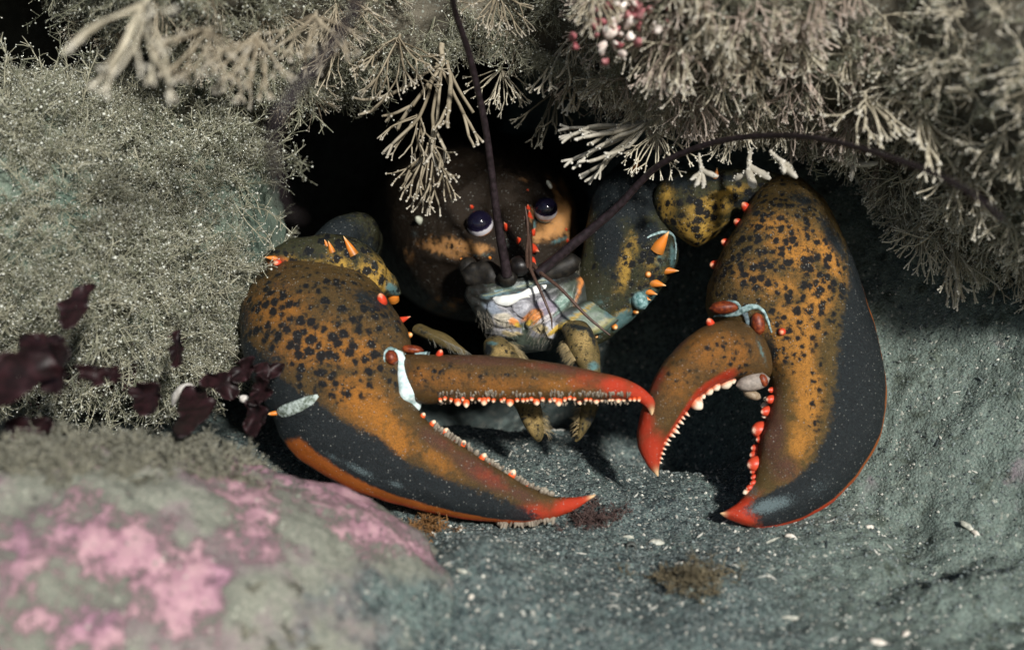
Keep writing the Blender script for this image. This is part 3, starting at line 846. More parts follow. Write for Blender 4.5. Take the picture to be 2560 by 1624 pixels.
fing_r = part('movable_finger', L, M_FINGER, body, A, label='thick curved movable finger of the crusher claw')
for (me, px, py, r, l) in ((ME_TW, 1832, 952, 10, 13), (ME_TW, 1814, 957, 22, 20), (ME_TW, 1790, 966, 14, 15), (ME_TW, 1773, 978, 14, 14), (ME_TW, 1757, 990, 9, 12), (ME_TW, 1737, 1004, 19, 28),
                           (ME_TW, 1746, 996, 9, 16), (ME_CR, 1714, 1032, 7, 14), (ME_CR, 1705, 1042, 6, 12), (ME_CR, 1698, 1052, 8, 16), (ME_CR, 1690, 1063, 7, 12), (ME_CR, 1684, 1074, 10, 20), (ME_CR, 1677, 1086, 8, 16), (ME_CR, 1669, 1098, 6, 12),
                           (ME_CR, 1664, 1108, 8, 15), (ME_CR, 1658, 1120, 5, 10), (ME_CR, 1654, 1132, 6, 11), (ME_CR, 1651, 1144, 5, 9), (ME_CR, 1649, 1155, 5, 8)):
    k = (px - 1645) / 190
    spike(me, 'tooth', fing_r, BRD, px, py, .75 - .35 * k, .25 + .7 * k, .25, r, l, 56.8)
spike(ME_KR, 'spine', fing_r, BRD, 1776, 808, -.5, -.8, .6, 12, 20, 57.5)

# hinge of the crusher: pale blue membrane loops round two rust-red knuckles
M_MEMB = mat_plain('joint_membrane', (.10, .17, .17), (.36, .50, .50), 6, .5)
M_MEMBW = mat_plain('joint_membrane_white', (.40, .56, .56), (.74, .84, .84), 4, .45)
M_KNUCK = mat_plain('knuckle_rust', (.10, .016, .008), (.26, .055, .014), 7, .45)
M_GREYP = mat_plain('soft_grey_pad', (.22, .19, .165), (.33, .28, .24), 7, .6)
def cord(name, pts, r, mat, parent, K=40, sides=8, **kw):
    """tube through (px, py, d) with radii in cm"""
    pts = np.array(pts, float); S = cr(pts, np.linspace(0, 1, K)); rr = cr(np.array(r, float)[:, None], np.linspace(0, 1, K))[:, 0]
    Pn = P(S[:, 0], S[:, 1], S[:, 2])
    V, T, Q, v = tubes(Pn[None], np.maximum(rr, .004)[None], sides)
    n0 = len(V)
    T0 = np.array([[0, i + 1, i] for i in range(1, sides - 1)])
    return mk(name, V, np.vstack([T, T0]), Q, mat, parent, dict(tip=v), **kw)
def seam(name, bvh, pts, r, mat, parent, d0=57, K=36, sides=10, sink=.3, flat=.55):
    """soft joint membrane lying along the shell, (px, py) path and half widths in photograph pixels"""
    pts = np.array(pts, float); S = cr(pts, np.linspace(0, 1, K)); rr = cr(np.array(r, float)[:, None], np.linspace(0, 1, K))[:, 0]
    C = np.array([hit(bvh, q[0], q[1], d0)[0] for q in S])
    kk = np.array([.1, .2, .4, .2, .1]); Cp = np.vstack([C[:1], C[:1], C, C[-1:], C[-1:]]); C = sum(kk[i] * Cp[i:i + K] for i in range(5))
    W = np.maximum(rr, .4) * proj(C)[2] / F_PX
    f = unit(CAM - C); t = unit(np.gradient(C, axis=0)); e = unit(np.cross(t, f))
    th = np.linspace(0, 2 * math.pi, sides, endpoint=False)
    V = C[:, None] - f[:, None] * (sink * W * flat)[:, None, None] + W[:, None, None] * (e[:, None] * np.cos(th)[None, :, None] + f[:, None] * flat * np.sin(th)[None, :, None])
    V = V.reshape(-1, 3) + .02 * fbm(V.reshape(-1, 3), 6, 2, .5, 4)[:, None]
    T = [[0, i + 1, i] for i in range(1, sides - 1)] + [[(K - 1) * sides, (K - 1) * sides + i, (K - 1) * sides + i + 1] for i in range(1, sides - 1)]
    return mk(name, V, np.array(T), grid_faces(K, sides, True), mat, parent, dict(tip=np.repeat(np.linspace(0, 1, K), sides)))
def blob(name, stn, mat, parent, nr=24, nc=24, bump=.0, **kw):
    Lb = loft(stn, nr, nc, 1, 1, bump=bump)
    return mk(name, Lb['V'], Lb['T'], Lb['Q'], mat, parent, attrs_of(Lb), **kw)
def oval(name, px, py, d, rx, ry, ang, T, mat, parent, bump=0.0, **kw):
    """lens-shaped shell piece"""
    ca, sa = math.cos(R(ang)), math.sin(R(ang))
    st = []
    for a in np.linspace(-1, 1, 9):
        w_ = max(.02, math.sqrt(max(0, 1 - a * a)))
        cx, cy = px + rx * a * ca, py + rx * a * sa
        st.append((cx + ry * w_ * sa, cy - ry * w_ * ca, cx - ry * w_ * sa, cy + ry * w_ * ca, d, d, T * w_))
    return blob(name, st, mat, parent, bump=bump, **kw)
oval('knuckle', 1895, 808, 57.12, 30, 17, 80, .3, M_KNUCK, claw_r)
oval('knuckle', 1812, 768, 57.5, 40, 17, -5, .42, M_KNUCK, claw_r)
seam('joint_membrane', BRC, [(1768, 792), (1800, 786), (1835, 786), (1858, 774), (1884, 765), (1908, 775), (1922, 806), (1930, 832)], [2, 5, 6, 9, 7, 4, 3, 2], M_MEMB, claw_r, 57, sink=.1)
seam('joint_membrane', BRC, [(1862, 782), (1868, 802), (1878, 828), (1894, 856), (1908, 892), (1916, 932), (1914, 962)], [7, 6, 8, 11, 12, 7, 2], mat_plain('hinge_grey', (.06, .085, .10), (.15, .20, .22), 5, .4), claw_r, 57, sink=-.9)
seam('joint_membrane', BRC, [(1815, 752), (1838, 754), (1850, 766), (1852, 778)], [2, 4, 5, 3], M_MEMB, claw_r, 57)
oval('joint_pad', 1882, 955, 57.0, 44, 22, -12, .35, M_GREYP, fing_r, bump=.04)
oval('knuckle', 1908, 950, 56.8, 17, 11, 70, .2, M_KNUCK, fing_r)
oval('joint_pad', 1880, 986, 57.3, 24, 12, 20, .3, mat_plain('pad_tan', (.22, .16, .10), (.34, .27, .19)), claw_r)

# ---- left claw: slim cutter
LC = [(668, 700, 880, 690, 60.6, 60.4, 1.0), (632, 716, 950, 735, 60.0, 59.8, 1.7), (607, 762, 986, 782, 59.3, 59.2, 2.1), (600, 822, 1014, 822, 58.7, 58.6, 2.25), (607, 884, 1030, 866, 58.2, 58.0, 2.2),
      (640, 970, 1020, 915, 57.8, 57.5, 2.0), (684, 1048, 1018, 962, 57.5, 57.1, 1.75), (702, 1092, 1034, 1008, 57.3, 56.9, 1.5), (738, 1138, 1066, 1047, 57.1, 56.7, 1.3), (803, 1184, 1110, 1082, 56.9, 56.5, 1.15),
      (889, 1228, 1160, 1116, 56.7, 56.4, 1.05), (990, 1259, 1210, 1149, 56.6, 56.3, .95), (1090, 1284, 1257, 1178, 56.5, 56.2, .85), (1190, 1300, 1302, 1206, 56.4, 56.2, .72), (1290, 1306, 1347, 1226, 56.4, 56.2, .58),
      (1370, 1298, 1395, 1241, 56.4, 56.3, .42), (1432, 1276, 1442, 1242, 56.4, 56.3, .26), (1486, 1240, 1488, 1236, 56.4, 56.4, .04)]
L = loft(LC, 170, 120, 1.15, .9, bump=.035, bscale=1.4, seed=73)
V = L['V']; x, y, _ = proj(V); u, v = L['u'], L['v']
A = attrs_of(L,
    orange=splat(V, [(900, 1000, 90, 60, 40, .8), (960, 1060, 90, 40, 45, .9), (780, 860, 100, 60, 0, .7), (700, 780, 80, 60, 0, .55), (1090, 1150, 70, 26, 35, .55), (880, 880, 80, 60, 0, .6), (1000, 1110, 40, 40, 0, .8)]),
    dark=np.clip(np.maximum(sstep(-34, 34, y - np.interp(x, [560, 640, 690, 760, 802, 854, 952, 1011, 1099, 1203, 1273, 1360, 1420], [800, 870, 930, 985, 1006, 1050, 1096, 1150, 1190, 1224, 1250, 1290, 1330])) * (1 - .95 * splat(V, [(1430, 1262, 84, 34, -24, 1)])),
                 splat(V, [(610, 800, 30, 80, 0, .6), (930, 750, 90, 26, 20, .75), (980, 800, 40, 40, 30, .5), (700, 712, 60, 14, 10, .5), (670, 910, 60, 50, 20, .7)])), 0, 1),
    mauve=splat(V, [(1200, 1180, 120, 34, 33, .95), (1090, 1100, 80, 30, 35, .8), (1300, 1235, 70, 24, 25, .8), (960, 800, 40, 40, 20, .3)]),
    spot=np.clip(1.3 * splat(V, [(720, 800, 150, 110, 10, 1), (850, 810, 140, 110, 20, 1), (800, 900, 130, 70, 0, .9), (940, 930, 70, 60, 0, .6), (840, 960, 80, 40, 0, .8)]), 0, 1),
    red=np.clip(splat(V, [(1430, 1262, 80, 30, -24, 1), (1330, 1285, 90, 34, -5, .7), (1220, 1190, 90, 30, 30, .38), (1120, 1110, 80, 24, 33, .25)]) + sstep(.10, .02, u) * sstep(.4, .75, v) * .9, 0, 1),
    rim=sstep(.24, .10, u) * sstep(.40, .47, v) * (1 - sstep(.95, .99, v)),
    pale=splat(V, [(1483, 1240, 13, 10, -20, 1)]),
    silt=splat(V, [(900, 1175, 60, 14, 30, .75), (830, 1140, 30, 12, 30, .6), (990, 1210, 30, 12, 20, .7)]),
    blue=.5 * splat(V, [(920, 745, 60, 14, 15, .6), (640, 690, 60, 20, 10, .6)]))
BLC = bvh_of(L); LCV, LCQ = L['V'], L['Q']
claw_l = part('claw', L, M_CLAWL, body, A, label='slim cutter claw with a long dark finger edged in orange')
for (me, px, py, dx, dy, tw, r, l) in ((ME_KR, 955, 752, -.2, -.8, .5, 14, 24), (ME_SR, 1010, 796, .8, -.3, .4, 11, 30), (ME_KO, 1026, 836, .6, -.2, .8, 9, 13), (ME_KO, 690, 1032, -.9, .1, .3, 7, 22)):
    spike(me, 'spine', claw_l, BLC, px, py, dx, dy, tw, r, l, 58)
for (px, py, r, l) in ((1056, 1040, 8, 12), (1084, 1056, 10, 16), (1114, 1078, 11, 18), (1143, 1098, 9, 15), (1158, 1108, 10, 16), (1209, 1138, 11, 20), (1228, 1152, 7, 10), (1281, 1180, 13, 24), (1318, 1204, 7, 14), (1355, 1226, 8, 14)):
    spike(ME_TB, 'tooth', claw_l, BLC, px, py, .5, -.75, .3, r, l, 56.4)
b = Bag()
for i in range(120):                      # soft grey-brown lumps along the cutting edge
    t = rng.random(); px = 1085 + 300 * t; py = 1065 + 172 * t + 6 * math.sin(9 * t) + rng.normal() * 4
    c, n_ = hit(BLC, px, py, 56.4)
    D = unit(RGT * .45 + UPV * .7 - FWD * (.2 + .3 * rng.random()) + rng.normal(size=3) * .2)
    l = .12 + .17 * rng.random()
    pts = np.array([c - D * .05, c + D * l * .4, c + D * l * .8, c + D * l])[None]
    tv, tT, tQ, vv = tubes(pts, np.array([[.06, .085, .075, .02]]) * (.6 + .6 * rng.random()), 6)
    b.add(tv, tT, tQ, tip=vv, rnd=rng.random())
for i in range(46):
    px = 1245 + rng.random() * 145; py = np.interp(px, [1245, 1310, 1390], [1305, 1306, 1292])
    c, n_ = hit(BLC, px, py, 56.4)
    D = unit(RGT * rng.normal() * .3 - UPV + rng.normal(size=3) * .2); l = .1 + .2 * rng.random()
    pts = np.array([c - D * .05, c + D * l * .4, c + D * l * .8, c + D * l])[None]
    tv, tT, tQ, vv = tubes(pts, np.array([[.05, .07, .06, .015]]) * (.6 + .6 * rng.random()), 6)
    b.add(tv, tT, tQ, tip=vv, rnd=rng.random())
M_SETL = mat_turf('soft_setae', (.13, .10, .075), (.26, .225, .175), (.36, .33, .26), .6)
b.build('setae', M_SETL, claw_l, kind='stuff')

LD = [(1004, 884, 1032, 1000, 57.4, 57.2, .5), (1050, 885, 1062, 1010, 57.0, 56.9, .85), (1120, 886, 1120, 1007, 56.7, 56.6, .9), (1200, 888, 1195, 1004, 56.4, 56.4, .86), (1280, 893, 1275, 1003, 56.2, 56.2, .8),
      (1360, 903, 1350, 1003, 56.0, 56.0, .74), (1440, 917, 1425, 1001, 55.9, 55.9, .66), (1505, 932, 1490, 998, 55.9, 55.9, .56), (1560, 946, 1540, 996, 55.9, 55.9, .44), (1597, 963, 1577, 998, 55.9, 55.9, .33),
      (1622, 982, 1600, 1006, 55.9, 55.9, .24), (1637, 1006, 1617, 1019, 55.9, 55.9, .15), (1633, 1040, 1629, 1040, 55.9, 55.9, .04)]
L = loft(LD, 120, 80, .9, .9, bump=.018, bscale=1.5, seed=74)
V = L['V']; u, v = L['u'], L['v']
A = attrs_of(L,
    orange=splat(V, [(1120, 950, 80, 30, 0, .6), (1250, 965, 90, 24, 0, .7), (1390, 960, 70, 20, 0, .75), (1060, 940, 40, 30, 0, .7)]),
    red=np.clip(splat(V, [(1610, 985, 60, 50, 0, 1), (1540, 965, 60, 36, 10, .8), (1460, 950, 70, 40, 0, .45), (1360, 915, 120, 16, 4, .3)]) + sstep(.9, 1, u) * .2, 0, 1),
    dark=splat(V, [(1130, 985, 60, 12, 0, .55), (1060, 960, 30, 30, 0, .4)]),
    mauve=splat(V, [(1200, 900, 160, 18, 2, .9), (1400, 920, 120, 20, 6, .8), (1520, 950, 60, 20, 8, .6)]),
    spot=.5 * splat(V, [(1090, 940, 80, 40, 0, 1), (1250, 940, 120, 26, 0, .7)]),
    blue=splat(V, [(1060, 1000, 40, 14, 0, .3)]), pale=splat(V, [(1631, 1034, 9, 16, 0, 1)]))
BLD = bvh_of(L)
fing_l = part('movable_finger', L, M_FINGER, body, A, label='long straight movable finger with a hooked red tip')
spike(ME_KR, 'spine', fing_l, BLD, 1098, 887, .35, -.8, .5, 10, 18, 56.8)
xs = np.concatenate([np.arange(1100, 1600, 13.5), ])
for i, px in enumerate(xs):
    big = px in () or i in (3, 5, 8, 13, 18, 22, 26, 29, 33)
    r = (11 if big else 6.5) * (.85 + .3 * rng.random()); l = (17 if big else 9) * (.8 + .4 * rng.random())
    py = 997 + (3 if big else 0) + rng.normal() * 1.5
    spike(ME_TB, 'tooth', fing_l, BLD, px + rng.normal() * 2, py, rng.normal() * .1, .85, .55, r, l, 56)
b = Bag()
for i in range(190):
    px = 1095 + 480 * rng.random(); row = rng.random() < .6
    py = (986 if row else 1006) + rng.normal() * 3
    c, n_ = hit(BLD, px, py, 56)
    D = unit(RGT * rng.normal() * .15 + UPV * (.6 if row else -.9) - FWD * (.55 if row else .1)); l = (.08 + .11 * rng.random()) * (1 if row else (.5 + 1.1 * sstep(1300, 1500, px)))
    pts = np.array([c - D * .05, c + D * l * .4, c + D * l * .8, c + D * l])[None]
    tv, tT, tQ, vv = tubes(pts, np.array([[.045, .06, .045, .01]]) * (.5 + .6 * rng.random()), 5)
    b.add(tv, tT, tQ, tip=vv, rnd=rng.random())
b.build('setae', M_SETL, fing_l, kind='stuff')
BJ = bvh_of(dict(V=np.vstack([LCV, L['V']]), Q=np.vstack([LCQ, L['Q'] + len(LCV)]), T=L['T'] + len(LCV)))
seam('joint_membrane', BJ, [(985, 876), (1000, 890), (1006, 920), (1012, 950), (1024, 985), (1038, 1010), (1048, 1026)], [5, 12, 12, 19, 28, 24, 3], M_MEMBW, claw_l, 57, sink=-.2)
oval('knuckle', 979, 893, 56.4, 20, 16, 70, .35, M_KNUCK, claw_l)
seam('joint_membrane', BLC, [(962, 905), (961, 885), (974, 872), (992, 876)], [2, 4, 5, 4], M_MEMB, claw_l)
oval('knuckle', 1030, 873, 57.2, 30, 11, 6, .3, M_KNUCK, claw_l)
seam('joint_membrane', BJ, [(1010, 886), (1040, 880), (1062, 884), (1072, 887)], [2, 4, 6, 8], M_MEMB, claw_l)
seam('joint_membrane', BLC, [(692, 1036), (704, 1030), (726, 1022), (752, 1012), (776, 1000), (796, 988)], [6, 15, 17, 16, 13, 4], mat_plain('patch_blue', (.10, .13, .095), (.50, .58, .55), 6, .6, .3, .5), claw_l, 57, sink=.1, flat=.45)

# ---- left wrist (carpus) and what shows of the arm behind it
CL = [(668, 646, 672, 668, 60.6, 60.3, .3), (692, 640, 690, 690, 60.4, 59.6, .8), (731, 629, 731, 700, 60.4, 59.3, 1.2), (776, 622, 776, 706, 60.5, 59.2, 1.4), (812, 617, 820, 712, 60.6, 59.2, 1.5), (851, 617, 855, 726, 60.7, 59.3, 1.5),
      (881, 625, 885, 742, 60.8, 59.4, 1.4), (911, 641, 907, 755, 60.9, 59.6, 1.3), (941, 668, 935, 756, 61, 59.9, 1.1), (971, 700, 960, 744, 61, 60.2, .7), (1000, 734, 985, 742, 61, 60.8, .25)]
L = loft(CL, 90, 70, .8, 1.0, bump=.05, bscale=1.3, seed=75)
V = L['V']
A = attrs_of(L, orange=splat(V, [(930, 690, 50, 44, 30, 1), (890, 715, 44, 34, 30, 1), (855, 665, 50, 26, 30, .75), (800, 660, 34, 20, 0, .45), (720, 665, 50, 24, 5, .8)]), red=splat(V, [(700, 660, 40, 22, 8, .8), (740, 672, 30, 18, 8, .5)]),
    dark=splat(V, [(800, 640, 90, 14, 3, .55), (930, 655, 40, 12, 45, .7)]), spot=np.clip(1.4 * splat(V, [(870, 670, 130, 80, 30, 1), (780, 660, 100, 60, 0, 1)]) - .55 * splat(V, [(715, 665, 50, 24, 0, 1)]), 0, 1),
    blue=splat(V, [(980, 722, 26, 14, 40, 1), (806, 672, 16, 14, 0, .8), (850, 700, 20, 10, 0, .5)]))
BCL = bvh_of(L)
wrist_l = part('wrist', L, M_ARM, body, A, label='spotted wrist joint behind the slim claw')
for (me, px, py, dx, dy, tw, r, l) in ((ME_SO, 686, 646, -.95, -.15, .3, 9, 28), (ME_KR, 695, 658, -.5, -.1, 1, 13, 16), (ME_KR, 766, 682, -.1, .2, 1, 10, 14), (ME_SO, 828, 622, -.25, -.8, .3, 9, 24), (ME_SO, 816, 610, -.3, -.8, .3, 6, 14),
                                       (ME_SO, 878, 624, -.45, -.85, .2, 13, 42), (ME_SR, 840, 690, -.1, -.6, .8, 8, 16), (ME_SR, 892, 718, -.1, -.6, .8, 9, 18), (ME_KO, 984, 764, -.1, -.7, .8, 17, 34)):
    spike(me, 'spine', wrist_l, BCL, px, py, dx, dy, tw, r, l, 60)
ML = [(770, 625, 800, 640, 63, 63, .4), (785, 590, 870, 640, 63, 63, 1.0), (808, 572, 890, 630, 63.5, 63.5, 1.3), (840, 572, 930, 640, 64.5, 64.5, 1.4), (868, 590, 940, 660, 66, 66, .8)]
L = loft(ML, 40, 40, bump=.04, seed=76)
part('upper_arm', L, M_ARM, body, attrs_of(L, dark=splat(L['V'], [(840, 590, 90, 70, 0, 1), (900, 640, 60, 60, 0, 1)]), blue=splat(L['V'], [(786, 596, 12, 10, 0, 1), (795, 612, 14, 10, 0, .5)]), spot=np.full(len(L['V']), .5)))

# ---- right wrist and the spiny upper arm
CRS = [(1642, 492, 1652, 548, 62.5, 62.2, .4), (1660, 460, 1680, 578, 62.3, 61.8, 1.0), (1700, 438, 1712, 602, 62.2, 61.5, 1.35), (1742, 430, 1744, 613, 62.1, 61.4, 1.5), (1787, 430, 1778, 592, 62.0, 61.3, 1.5), (1832, 432, 1824, 556, 61.9, 61.2, 1.45),
       (1880, 436, 1880, 530, 61.7, 61.0, 1.35), (1930, 438, 1936, 518, 61.4, 60.9, 1.15), (1964, 450, 1968, 503, 61.2, 60.8, .8), (1981, 470, 1981, 486, 61, 60.8, .3)]
L = loft(CRS, 90, 70, .85, .85, bump=.05, bscale=1.2, seed=77)
V = L['V']
A = attrs_of(L, orange=splat(V, [(1740, 570, 60, 44, -10, 1), (1780, 520, 60, 30, -15, .8), (1670, 510, 20, 50, 0, .8), (1820, 480, 60, 12, -15, .7), (1945, 490, 40, 26, 0, .8)]), red=splat(V, [(1966, 470, 26, 40, 0, 1), (1930, 495, 26, 20, 0, .7)]),
    dark=splat(V, [(1700, 455, 60, 26, 0, .8), (1800, 445, 80, 12, 0, .8), (1860, 505, 50, 16, -15, .75), (1690, 600, 30, 16, 30, .5)]), spot=np.clip(splat(V, [(1740, 540, 110, 80, 0, 1), (1880, 480, 80, 50, 0, .9)]), 0, 1),
    blue=splat(V, [(1655, 570, 26, 20, 0, .8), (1700, 600, 26, 14, 20, .5), (1850, 500, 40, 14, 0, .3)]))
BCR = bvh_of(L)
wrist_r = part('wrist', L, M_ARM, body, A, label='yellow and black wrist joint above the crusher claw')
spike(ME_SO, 'spine', wrist_r, BCR, 1790, 440, .1, -.9, .3, 9, 22, 61.5)
seam('joint_membrane', BCR, [(1979, 468), (1982, 484), (1968, 501), (1942, 513)], [3, 6, 6, 3], mat_plain('joint_grey', (.10, .12, .12), (.2, .23, .22)), wrist_r, 61)
MR = [(1530, 440, 1600, 415, 64.5, 64.5, .6), (1492, 482, 1640, 470, 63.8, 63.4, 1.1), (1476, 540, 1668, 540, 63.4, 62.3, 1.35), (1466, 600, 1690, 600, 63.2, 61.7, 1.4), (1454, 660, 1686, 660, 63.2, 61.6, 1.3), (1442, 718, 1655, 715, 63.3, 61.7, 1.15),
      (1425, 768, 1612, 766, 63.4, 61.9, .95), (1405, 812, 1560, 815, 63.5, 62.3, .75), (1396, 842, 1508, 856, 63.5, 62.8, .5), (1400, 860, 1440, 868, 63.6, 63.3, .15)]
L = loft(MR, 90, 70, .9, .8, bump=.05, bscale=1.2, seed=78)
V = L['V']
A = attrs_of(L, orange=splat(V, [(1560, 665, 18, 60, 12, 1), (1582, 610, 12, 34, 0, .7), (1530, 800, 56, 14, -30, .7), (1640, 660, 30, 30, 0, .35), (1610, 720, 20, 20, 0, .3)]),
    dark=splat(V, [(1560, 480, 110, 80, 0, 1.4), (1520, 590, 46, 110, 0, 1.1), (1600, 560, 30, 40, 0, .8), (1620, 580, 40, 30, -40, .9), (1545, 690, 16, 60, 10, .6), (1670, 560, 20, 30, 0, .4)]),
    blue=splat(V, [(1650, 640, 26, 50, 0, .55), (1610, 745, 46, 30, -20, .95), (1550, 800, 60, 26, -30, .9), (1500, 760, 50, 40, 0, .45), (1682, 640, 10, 40, 0, 1), (1475, 835, 40, 16, 0, .7), (1625, 570, 20, 16, 0, .9)]),
    spot=np.clip(splat(V, [(1640, 640, 60, 80, 0, .95), (1560, 660, 60, 90, 0, .6), (1590, 740, 80, 40, -20, .6), (1500, 620, 60, 100, 0, .5)]), 0, 1),
    silt=.25 * splat(V, [(1520, 740, 80, 60, 0, 1)]))
BMR = bvh_of(L)
arm_r = part('upper_arm', L, M_ARM, body, A, label='blue-green upper arm with a row of orange spines')
for (me, px, py, dx, dy, tw, r, l) in ((ME_SO, 1650, 612, .45, -.75, .5, 20, 46), (ME_SO, 1670, 676, .85, .05, .3, 12, 30), (ME_KO, 1620, 686, .1, -.1, 1, 9, 12), (ME_SO, 1640, 708, .7, .2, .4, 13, 30), (ME_SO, 1624, 730, .7, .25, .4, 10, 24),
                                       (ME_SO, 1610, 744, .7, .3, .4, 9, 22), (ME_KO, 1588, 778, .4, .2, .8, 8, 14), (ME_KO, 1536, 816, .3, .3, .9, 9, 13), (ME_KO, 1490, 840, .2, .2, .9, 6, 8), (ME_KO, 1477, 826, 0, 0, 1, 4, 6), (ME_SO, 1588, 425, .25, -.9, .3, 11, 40)):
    spike(me, 'spine', arm_r, BMR, px, py, dx, dy, tw, r, l, 62)
oval('joint_knob', 1600, 752, 61.4, 24, 20, 60, .4, mat_plain('knob_blue', (.06, .15, .15), (.26, .42, .42), 6, .45), arm_r)
seam('joint_membrane', BMR, [(1618, 594), (1636, 586), (1664, 580), (1684, 592), (1689, 620), (1687, 650)], [2, 4, 5, 4, 3, 2], M_MEMB, arm_r, 62, sink=.3)

# ---- rostrum
RS = [(1196, 470, 1350, 440, 66.6, 66.9, .5), (1222, 500, 1344, 478, 65.2, 65.4, .65), (1246, 540, 1338, 520, 64.0, 64.1, .6), (1266, 570, 1334, 556, 63.1, 63.2, .5), (1286, 600, 1332, 590, 62.4, 62.4, .4), (1303, 626, 1332, 620, 61.9, 61.9, .28), (1318, 650, 1328, 650, 61.5, 61.5, .08)]
L = loft(RS, 60, 40, .7, .7, bump=.03, seed=79)
BRS = bvh_of(L)
rost = part('rostrum', L, M_BODY, body, attrs_of(L, silt=np.full(len(L['V']), .22), orange=splat(L['V'], [(1330, 540, 10, 30, 0, .4)])))
for (me, px, py, dx, dy, tw, r, l) in ((ME_SR, 1266, 566, -.35, -.5, .8, 9, 20), (ME_SR, 1297, 600, -.3, -.4, .9, 9, 20), (ME_SR, 1324, 540, -.1, -.7, .7, 8, 22), (ME_SR, 1320, 520, -.1, -.7, .7, 7, 14), (ME_SR, 1332, 580, .3, -.6, .7, 9, 16)):
    spike(me, 'spine', rost, BRS, px, py, dx, dy, tw, r, l, 63)
spike(ME_SR, 'spine', body, BB, 1332, 622, .5, .3, .9, 15, 32, 63); spike(ME_SR, 'spine', body, BB, 1332, 650, .35, .6, .6, 8, 20, 63)
for (px, py, r, l) in ((1178, 516, 6, 9), (1319, 476, 5, 8), (1153, 648, 5, 10), (1156, 676, 7, 13), (1224, 644, 5, 10), (1415, 573, 5, 9), (1418, 600, 6, 10)):
    spike(ME_SO if py > 600 and px < 1300 else ME_SR, 'spine', body, BB, px, py, -.3 if px < 1300 else .3, -.2, .9, r, l, 64)
spike(lathe_unit('knob_spine', KNOB, mat_plain('pale_knob', (.30, .32, .26), (.50, .50, .40))), 'spine', body, BB, 1050, 552, -.4, -.4, .6, 11, 20, 66)
oval('pale_mark', 1373, 461, 64.6, 12, 5, 60, .08, mat_plain('pale_mark', (.5, .5, .42), (.66, .66, .56)), body)

# ---- eyes
def mat_eye():
    m = Mat('lobster_eye', .10, .6)
    t = m.math('ADD', m.attr('pol'), m.math('MULTIPLY', m.math('SUBTRACT', m.noise(9, 3), .5), .06))
    c = m.mix(m.ramp(t, .40, .43), (.006, .005, .014), (.014, .010, .034))
    c = m.mix(m.ramp(t, .46, .48), c, (.62, .60, .64))
    c = m.mix(m.ramp(t, .585, .60), c, (.62, .24, .06))
    c = m.mix(m.ramp(t, .62, .65), c, (.26, .40, .46))
    c = m.mix(m.ramp(t, .72, .82), c, (.16, .17, .15))
    m.color(c); m.rough(m.ramp(t, .44, .50, .08, .4))
    return m.m
M_EYE = mat_eye()
def eye(px, py, d, rpx, axis):
    c = P(px, py, d); r = rpx * d / F_PX
    nr, nc = 48, 40
    ph = np.linspace(1e-3, math.pi - 1e-3, nr); th = np.linspace(0, 2 * math.pi, nc, endpoint=False)
    PH, TH = np.meshgrid(ph, th, indexing='ij')
    D = np.stack([np.sin(PH) * np.cos(TH), np.sin(PH) * np.sin(TH), np.cos(PH) * np.where(PH > 1.7, 1.35, 1)], -1).reshape(-1, 3)
    Rm = orient(unit(np.array([axis])), np.zeros(1))[0]
    V = c + (D @ Rm.T) * r
    return mk('eye', V, None, grid_faces(nr, nc, True), M_EYE, body, dict(pol=np.repeat(ph / math.pi, nc)))
eye(1199, 558, 63.7, 33, -FWD * .72 + UPV * .62 - RGT * .22)
eye(1364, 522, 63.6, 30, -FWD * .72 + UPV * .62 + RGT * .05)

# ---- antennae, their bases, antennules
M_ANT = mat_plain('antenna_dark', (.012, .008, .009), (.030, .020, .024), 5, .45)
M_ANTB = mat_plain('antenna_base_brown', (.005, .0045, .004), (.018, .015, .011), 4, .55, .25)
def antenna(pts, r, parent, name='antenna', mat=None, K=120):
    r = [q * .86 for q in r]
    return cord(name, pts, r, mat or M_ANT, parent, K, 10)
antenna([(1268, 690, 61.2), (1262, 655, 60.9), (1250, 590, 60.2), (1240, 520, 59.5), (1230, 440, 58.7), (1217, 340, 57.6), (1198, 240, 56.4), (1168, 120, 54.6), (1135, 20, 52.5), (1110, -120, 48), (1060, -230, 42), (960, -170, 34), (868, 55, 32), (720, 250, 31), (684, 340, 31), (692, 440, 31.3), (712, 520, 31.8), (756, 545, 32.6)],
        [.27, .25, .22, .20, .18, .17, .16, .15, .145, .135, .13, .13, .13, .13, .125, .12, .10, .07], body)
antenna([(1345, 684, 61.0), (1380, 655, 60.8), (1432, 611, 60.3), (1492, 562, 59.8), (1549, 512, 59.2), (1606, 450, 58.3), (1660, 405, 57.3), (1752, 366, 55.8), (1843, 345, 54.3), (1935, 339, 52.6), (2026, 344, 50.6), (2118, 362, 48.5), (2210, 389, 46.5), (2301, 421, 44.8), (2393, 463, 43.2), (2462, 508, 42), (2505, 548, 41.2)],
        [.27, .26, .25, .23, .20, .17, .155, .145, .14, .135, .13, .125, .12, .115, .11, .10, .07], body)
oval('antenna_base', 1214, 692, 62.2, 62, 38, 10, .4, M_ANTB, body, bump=.14)
oval('antenna_base', 1268, 694, 61.5, 26, 20, 0, .4, M_ANTB, body, bump=.06)
oval('antenna_base', 1300, 665, 61.6, 30, 26, 0, .6, mat_plain('black_base', (.006, .005, .005), (.014, .011, .010), 4, .4), body)
oval('antenna_base', 1395, 668, 62.1, 62, 30, -20, .4, M_ANTB, body, bump=.06)
oval('antenna_base', 1170, 668, 62.6, 26, 26, 0, .4, M_ANTB, body)
M_ANL = mat_plain('antennule_brown', (.055, .030, .022), (.085, .05, .036), 6, .45)
